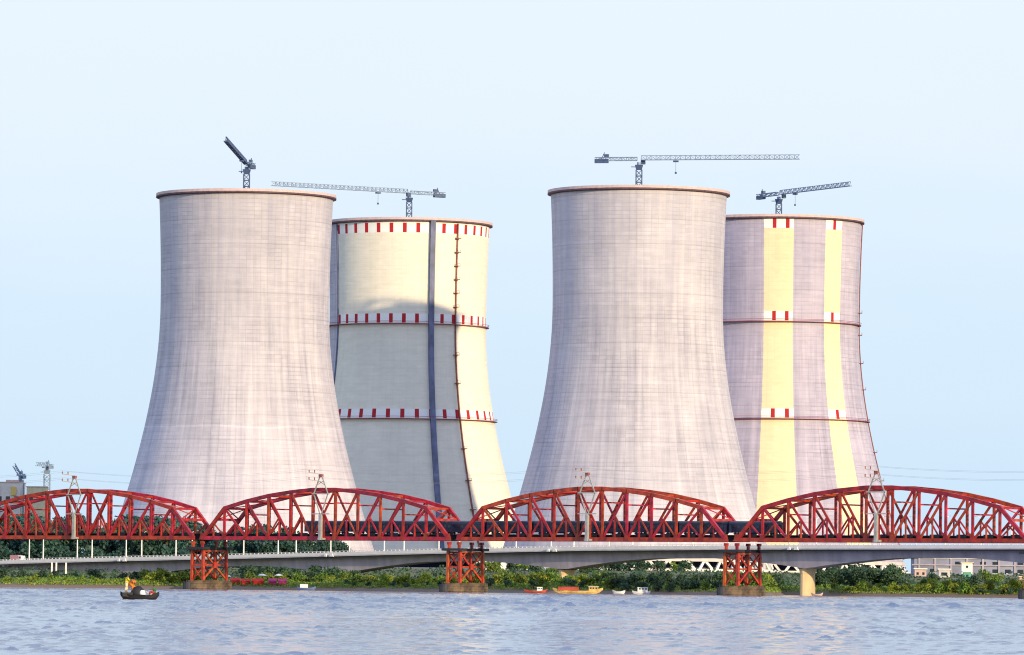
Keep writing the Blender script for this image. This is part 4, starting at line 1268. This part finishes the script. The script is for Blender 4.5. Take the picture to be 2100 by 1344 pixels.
stand = dict(pelvis=(0, 0, .92), chest=(.06, 0, 1.30), neck=(.10, 0, 1.47), head=(.12, 0, 1.56), top=(.13, 0, 1.68),
             shl=(.06, .19, 1.38), ell=(.22, .25, 1.14), hal=(.45, .18, 1.06), fil=(.54, .15, 1.04), shr=(.08, -.19, 1.38), elr=(.24, -.26, 1.13), har=(.46, -.2, 1.0), fir=(.55, -.18, .98),
             hil=(0, .10, .88), knl=(.05, .15, .48), anl=(-.02, .16, .08), tol=(.15, .17, .03), hir=(0, -.10, .88), knr=(-.04, -.14, .48), anr=(-.16, -.15, .08), tor=(.02, -.16, .03))
bend = dict(pelvis=(0, 0, .62), chest=(.24, 0, .94), neck=(.36, 0, 1.05), head=(.43, 0, 1.11), top=(.49, 0, 1.2),
            shl=(.27, .19, .98), ell=(.48, .24, .78), hal=(.70, .18, .72), fil=(.78, .16, .70), shr=(.28, -.19, .98), elr=(.5, -.25, .78), har=(.72, -.2, .66), fir=(.8, -.18, .63),
            hil=(0, .1, .6), knl=(.36, .16, .46), anl=(.28, .17, .08), tol=(.44, .17, .03), hir=(0, -.1, .6), knr=(.36, -.16, .46), anr=(.26, -.17, .08), tor=(.42, -.17, .03))
sit = dict(pelvis=(0, 0, .34), chest=(-.05, 0, .72), neck=(-.02, 0, .88), head=(0, 0, .97), top=(.01, 0, 1.09),
           shl=(-.04, .19, .80), ell=(.16, .26, .62), hal=(.42, .2, .66), fil=(.5, .18, .68), shr=(-.04, -.19, .80), elr=(.16, -.26, .60), har=(.42, -.2, .60), fir=(.5, -.18, .61),
           hil=(.03, .1, .33), knl=(.42, .16, .42), anl=(.5, .16, .06), tol=(.66, .16, .03), hir=(.03, -.1, .33), knr=(.42, -.16, .42), anr=(.5, -.16, .06), tor=(.66, -.16, .03))
person('person in a bright yellow top standing at the stern of the black boat', on_boat(-1.62, 0, .93), R(8), stand, M['cloth_yellow'], M['cloth_cream'], scale=1.28)
person('person in an orange top crouching behind the heap in the black boat', on_boat(-1.15, .22, 1.15), R(-20), bend, M['cloth_orange'], M['cloth_orange'], scale=1.25)
person('person in red and green seated at the bow of the black boat', on_boat(1.75, 0, .56), R(188), sit, M['cloth_green'], M['cloth_red'], scale=1.15)
pd = thing('paddle', 'pale wooden paddle held slantwise near the bow of the boat', 'paddle', on_boat(.95, -.15, 1.12), R(8))
MB().tube((-.85, 0, .28), (.42, 0, -.42), .035, n=6).build('shaft', M['cloth_cream'], pd)
MB().beam((.36, 0, -.39), (.62, 0, -.72), .05, .24).build('blade', M['cloth_white'], pd)

def moored(label, x, y, L, W, h, m, rz=0.0, cabin=None, canopy=None, sheer=.6):
    t = thing('moored_boat', label, 'boat', (x, y, 0), rz, 'boats moored along the bank')
    hull('hull', L, W, h, m, t, sheer, sheer * 1.1)
    MB().box((0, 0, h + .02), (L * .72, W * .62, .08)).build('deck', M['cream'], t)
    if cabin:
        cx_, cl, ch, cmx = cabin
        c = MB().box((cx_, 0, h + .06 + ch / 2), (cl, W * .62, ch)).build('cabin', cmx, t)
        for i in (-1, 0, 1):
            MB().box((cx_ + i * cl * .3, -W * .31 - .03, h + .1 + ch * .62), (cl * .18, .06, ch * .34)).build('window', M['glass'], c)
        MB().box((cx_, 0, h + .12 + ch), (cl + .3, W * .7, .1)).build('cabin_roof', M['boat_white'], t)
    if canopy:
        cx_, cl, ch, cmx = canopy
        n = 8; vv = []
        for x_ in (cx_ - cl / 2, cx_ + cl / 2):
            for rr in (1.0, .93):
                vv += [(x_, -math.cos(math.pi * i / n) * W * .42 * rr, h + .1 + math.sin(math.pi * i / n) * ch * rr) for i in range(n + 1)]
        k = n + 1
        ff = []
        for i in range(n):
            ff += [(i, i + 1, 2 * k + i + 1, 2 * k + i), (k + i + 1, k + i, 3 * k + i, 3 * k + i + 1), (i + 1, i, k + i, k + i + 1), (2 * k + i, 2 * k + i + 1, 3 * k + i + 1, 3 * k + i)]
        MB().add(vv, ff).build('canopy', cmx, t)
    return t
def px(u, y): return (u - 1047.5) / 10760.0 * y     # metres off axis for a bearing read off the photo
moored('small red boat with a white load beside the long yellow boat', px(1102, 1672), 1672, 7.4, 1.7, .7, M['boat_red'], R(4), cabin=(1.2, 1.7, 1.1, M['boat_white']))
moored('long yellow and orange country boat moored at the bank', px(1188, 1669), 1669, 16.0, 2.3, .85, M['boat_yellow'], R(-3), cabin=(5.0, 3.0, 1.35, M['boat_yellow']), canopy=(-3.0, 6.5, 1.2, M['boat_red']), sheer=1.0)
moored('plain white hulled boat lying next to the yellow boat stern', px(1272, 1664), 1664, 4.2, 1.7, .8, M['boat_white'], R(-14), sheer=.5)
moored('white cabin launch nearest the third trestle pier', px(1318, 1659), 1659, 5.8, 2.0, .8, M['boat_white'], R(6), cabin=(.4, 3.2, 1.3, M['boat_white']), sheer=.4)
moored('dark blue and white boat drawn up past the red stalls', px(632, 1737), 1737, 6.2, 1.8, .8, M['boat_blue'], R(3), canopy=(-.8, 2.6, 1.2, M['boat_white']))
moored('small low boat with a pale hull beside the tan pier foot', px(1678, 1768), 1768, 4.0, 1.4, .5, M['pink_wall'], R(-5))

def stall(label, x, y, w_, d_, h_, m):
    z = gz(x, y)
    t = thing('market_stall', label, 'market stall', (x, y, z), 0, 'cloth covered stalls on the bank')
    for sx in (-1, 1):
        for sy in (-1, 1):
            MB().box((sx * w_ * .45, sy * d_ * .45, h_ / 2 - .1), (.1, .1, h_ + .2)).build('post', M['bark'], t)
    MB().add([(-w_ / 2, -d_ / 2, h_), (w_ / 2, -d_ / 2, h_), (w_ / 2, d_ / 2, h_), (-w_ / 2, d_ / 2, h_), (-w_ / 2, 0, h_ + .8), (w_ / 2, 0, h_ + .8)],
             [(3, 2, 1, 0), (0, 1, 5, 4), (2, 3, 4, 5), (1, 2, 5), (3, 0, 4)]).build('canopy', m, t)
    MB().box((0, -d_ * .46, h_ - .28), (w_, .05, .6)).build('front_cloth', m, t)
    MB().box((0, -d_ * .3, .55), (w_ * .8, .7, .9)).build('counter', m, t)
    return t
def at_shore(u, d):
    x = px(u, 1770); y = float(shore(x)) + d
    return px(u, y), y
for u, d, w_, m, lb in ((486, 12, 3.2, M['stall_red'], 'red cloth stall on the bank right beside the first pier base'),
                        (508, 11, 3.6, M['stall_red'], 'red cloth stall next to the one beside the first pier'),
                        (533, 12, 4.2, M['stall_red'], 'widest red cloth stall, under the white parasols'),
                        (563, 13, 2.8, M['stall_pink'], 'pink cloth stall beyond the red stalls'),
                        (583, 12, 3.0, M['stall_pink'], 'pink and red cloth stall nearest the blue boat')):
    x, y = at_shore(u, d)
    stall(lb, x, y, w_, 2.6, 1.55, m)
def parasol(label, u, d, hgt, r_, m=M['cloth_white']):
    x, y = at_shore(u, d)
    t = thing('parasol', label, 'parasol', (x, y, gz(x, y)), 0, 'white parasols on the bank')
    MB().tube((0, 0, -.2), (0, 0, hgt), .05, n=6).build('pole', M['bark'], t)
    MB().lathe([(r_, hgt - .5), (r_ * .55, hgt - .12), (.03, hgt + .08), (.03, hgt), (r_ * .55, hgt - .2), (r_, hgt - .56)], 12).build('canopy', m, t)
parasol('white parasol behind the widest red stall', 541, 17, 3.5, 1.5)
parasol('white parasol behind the pink stall', 575, 17, 3.5, 1.4)
parasol('small white parasol close beside the first pier footing', 473, 15, 3.0, .7)

# where several neighbours of a group still read alike, say which one along the row
from collections import defaultdict
same = defaultdict(list)
for o in scene.objects:
    if o.get('category') in ('tree', 'shrub', 'post'):
        same[o['label']].append(o)
for lb, os_ in same.items():
    if len(os_) > 1:
        os_.sort(key=lambda q: q.location.x / q.location.y)
        for i, o in enumerate(os_):
            o['label'] = lb + (', %s from left' % ORD[i] if len(os_) > 2 else ', %s one' % ('left' if i == 0 else 'right'))
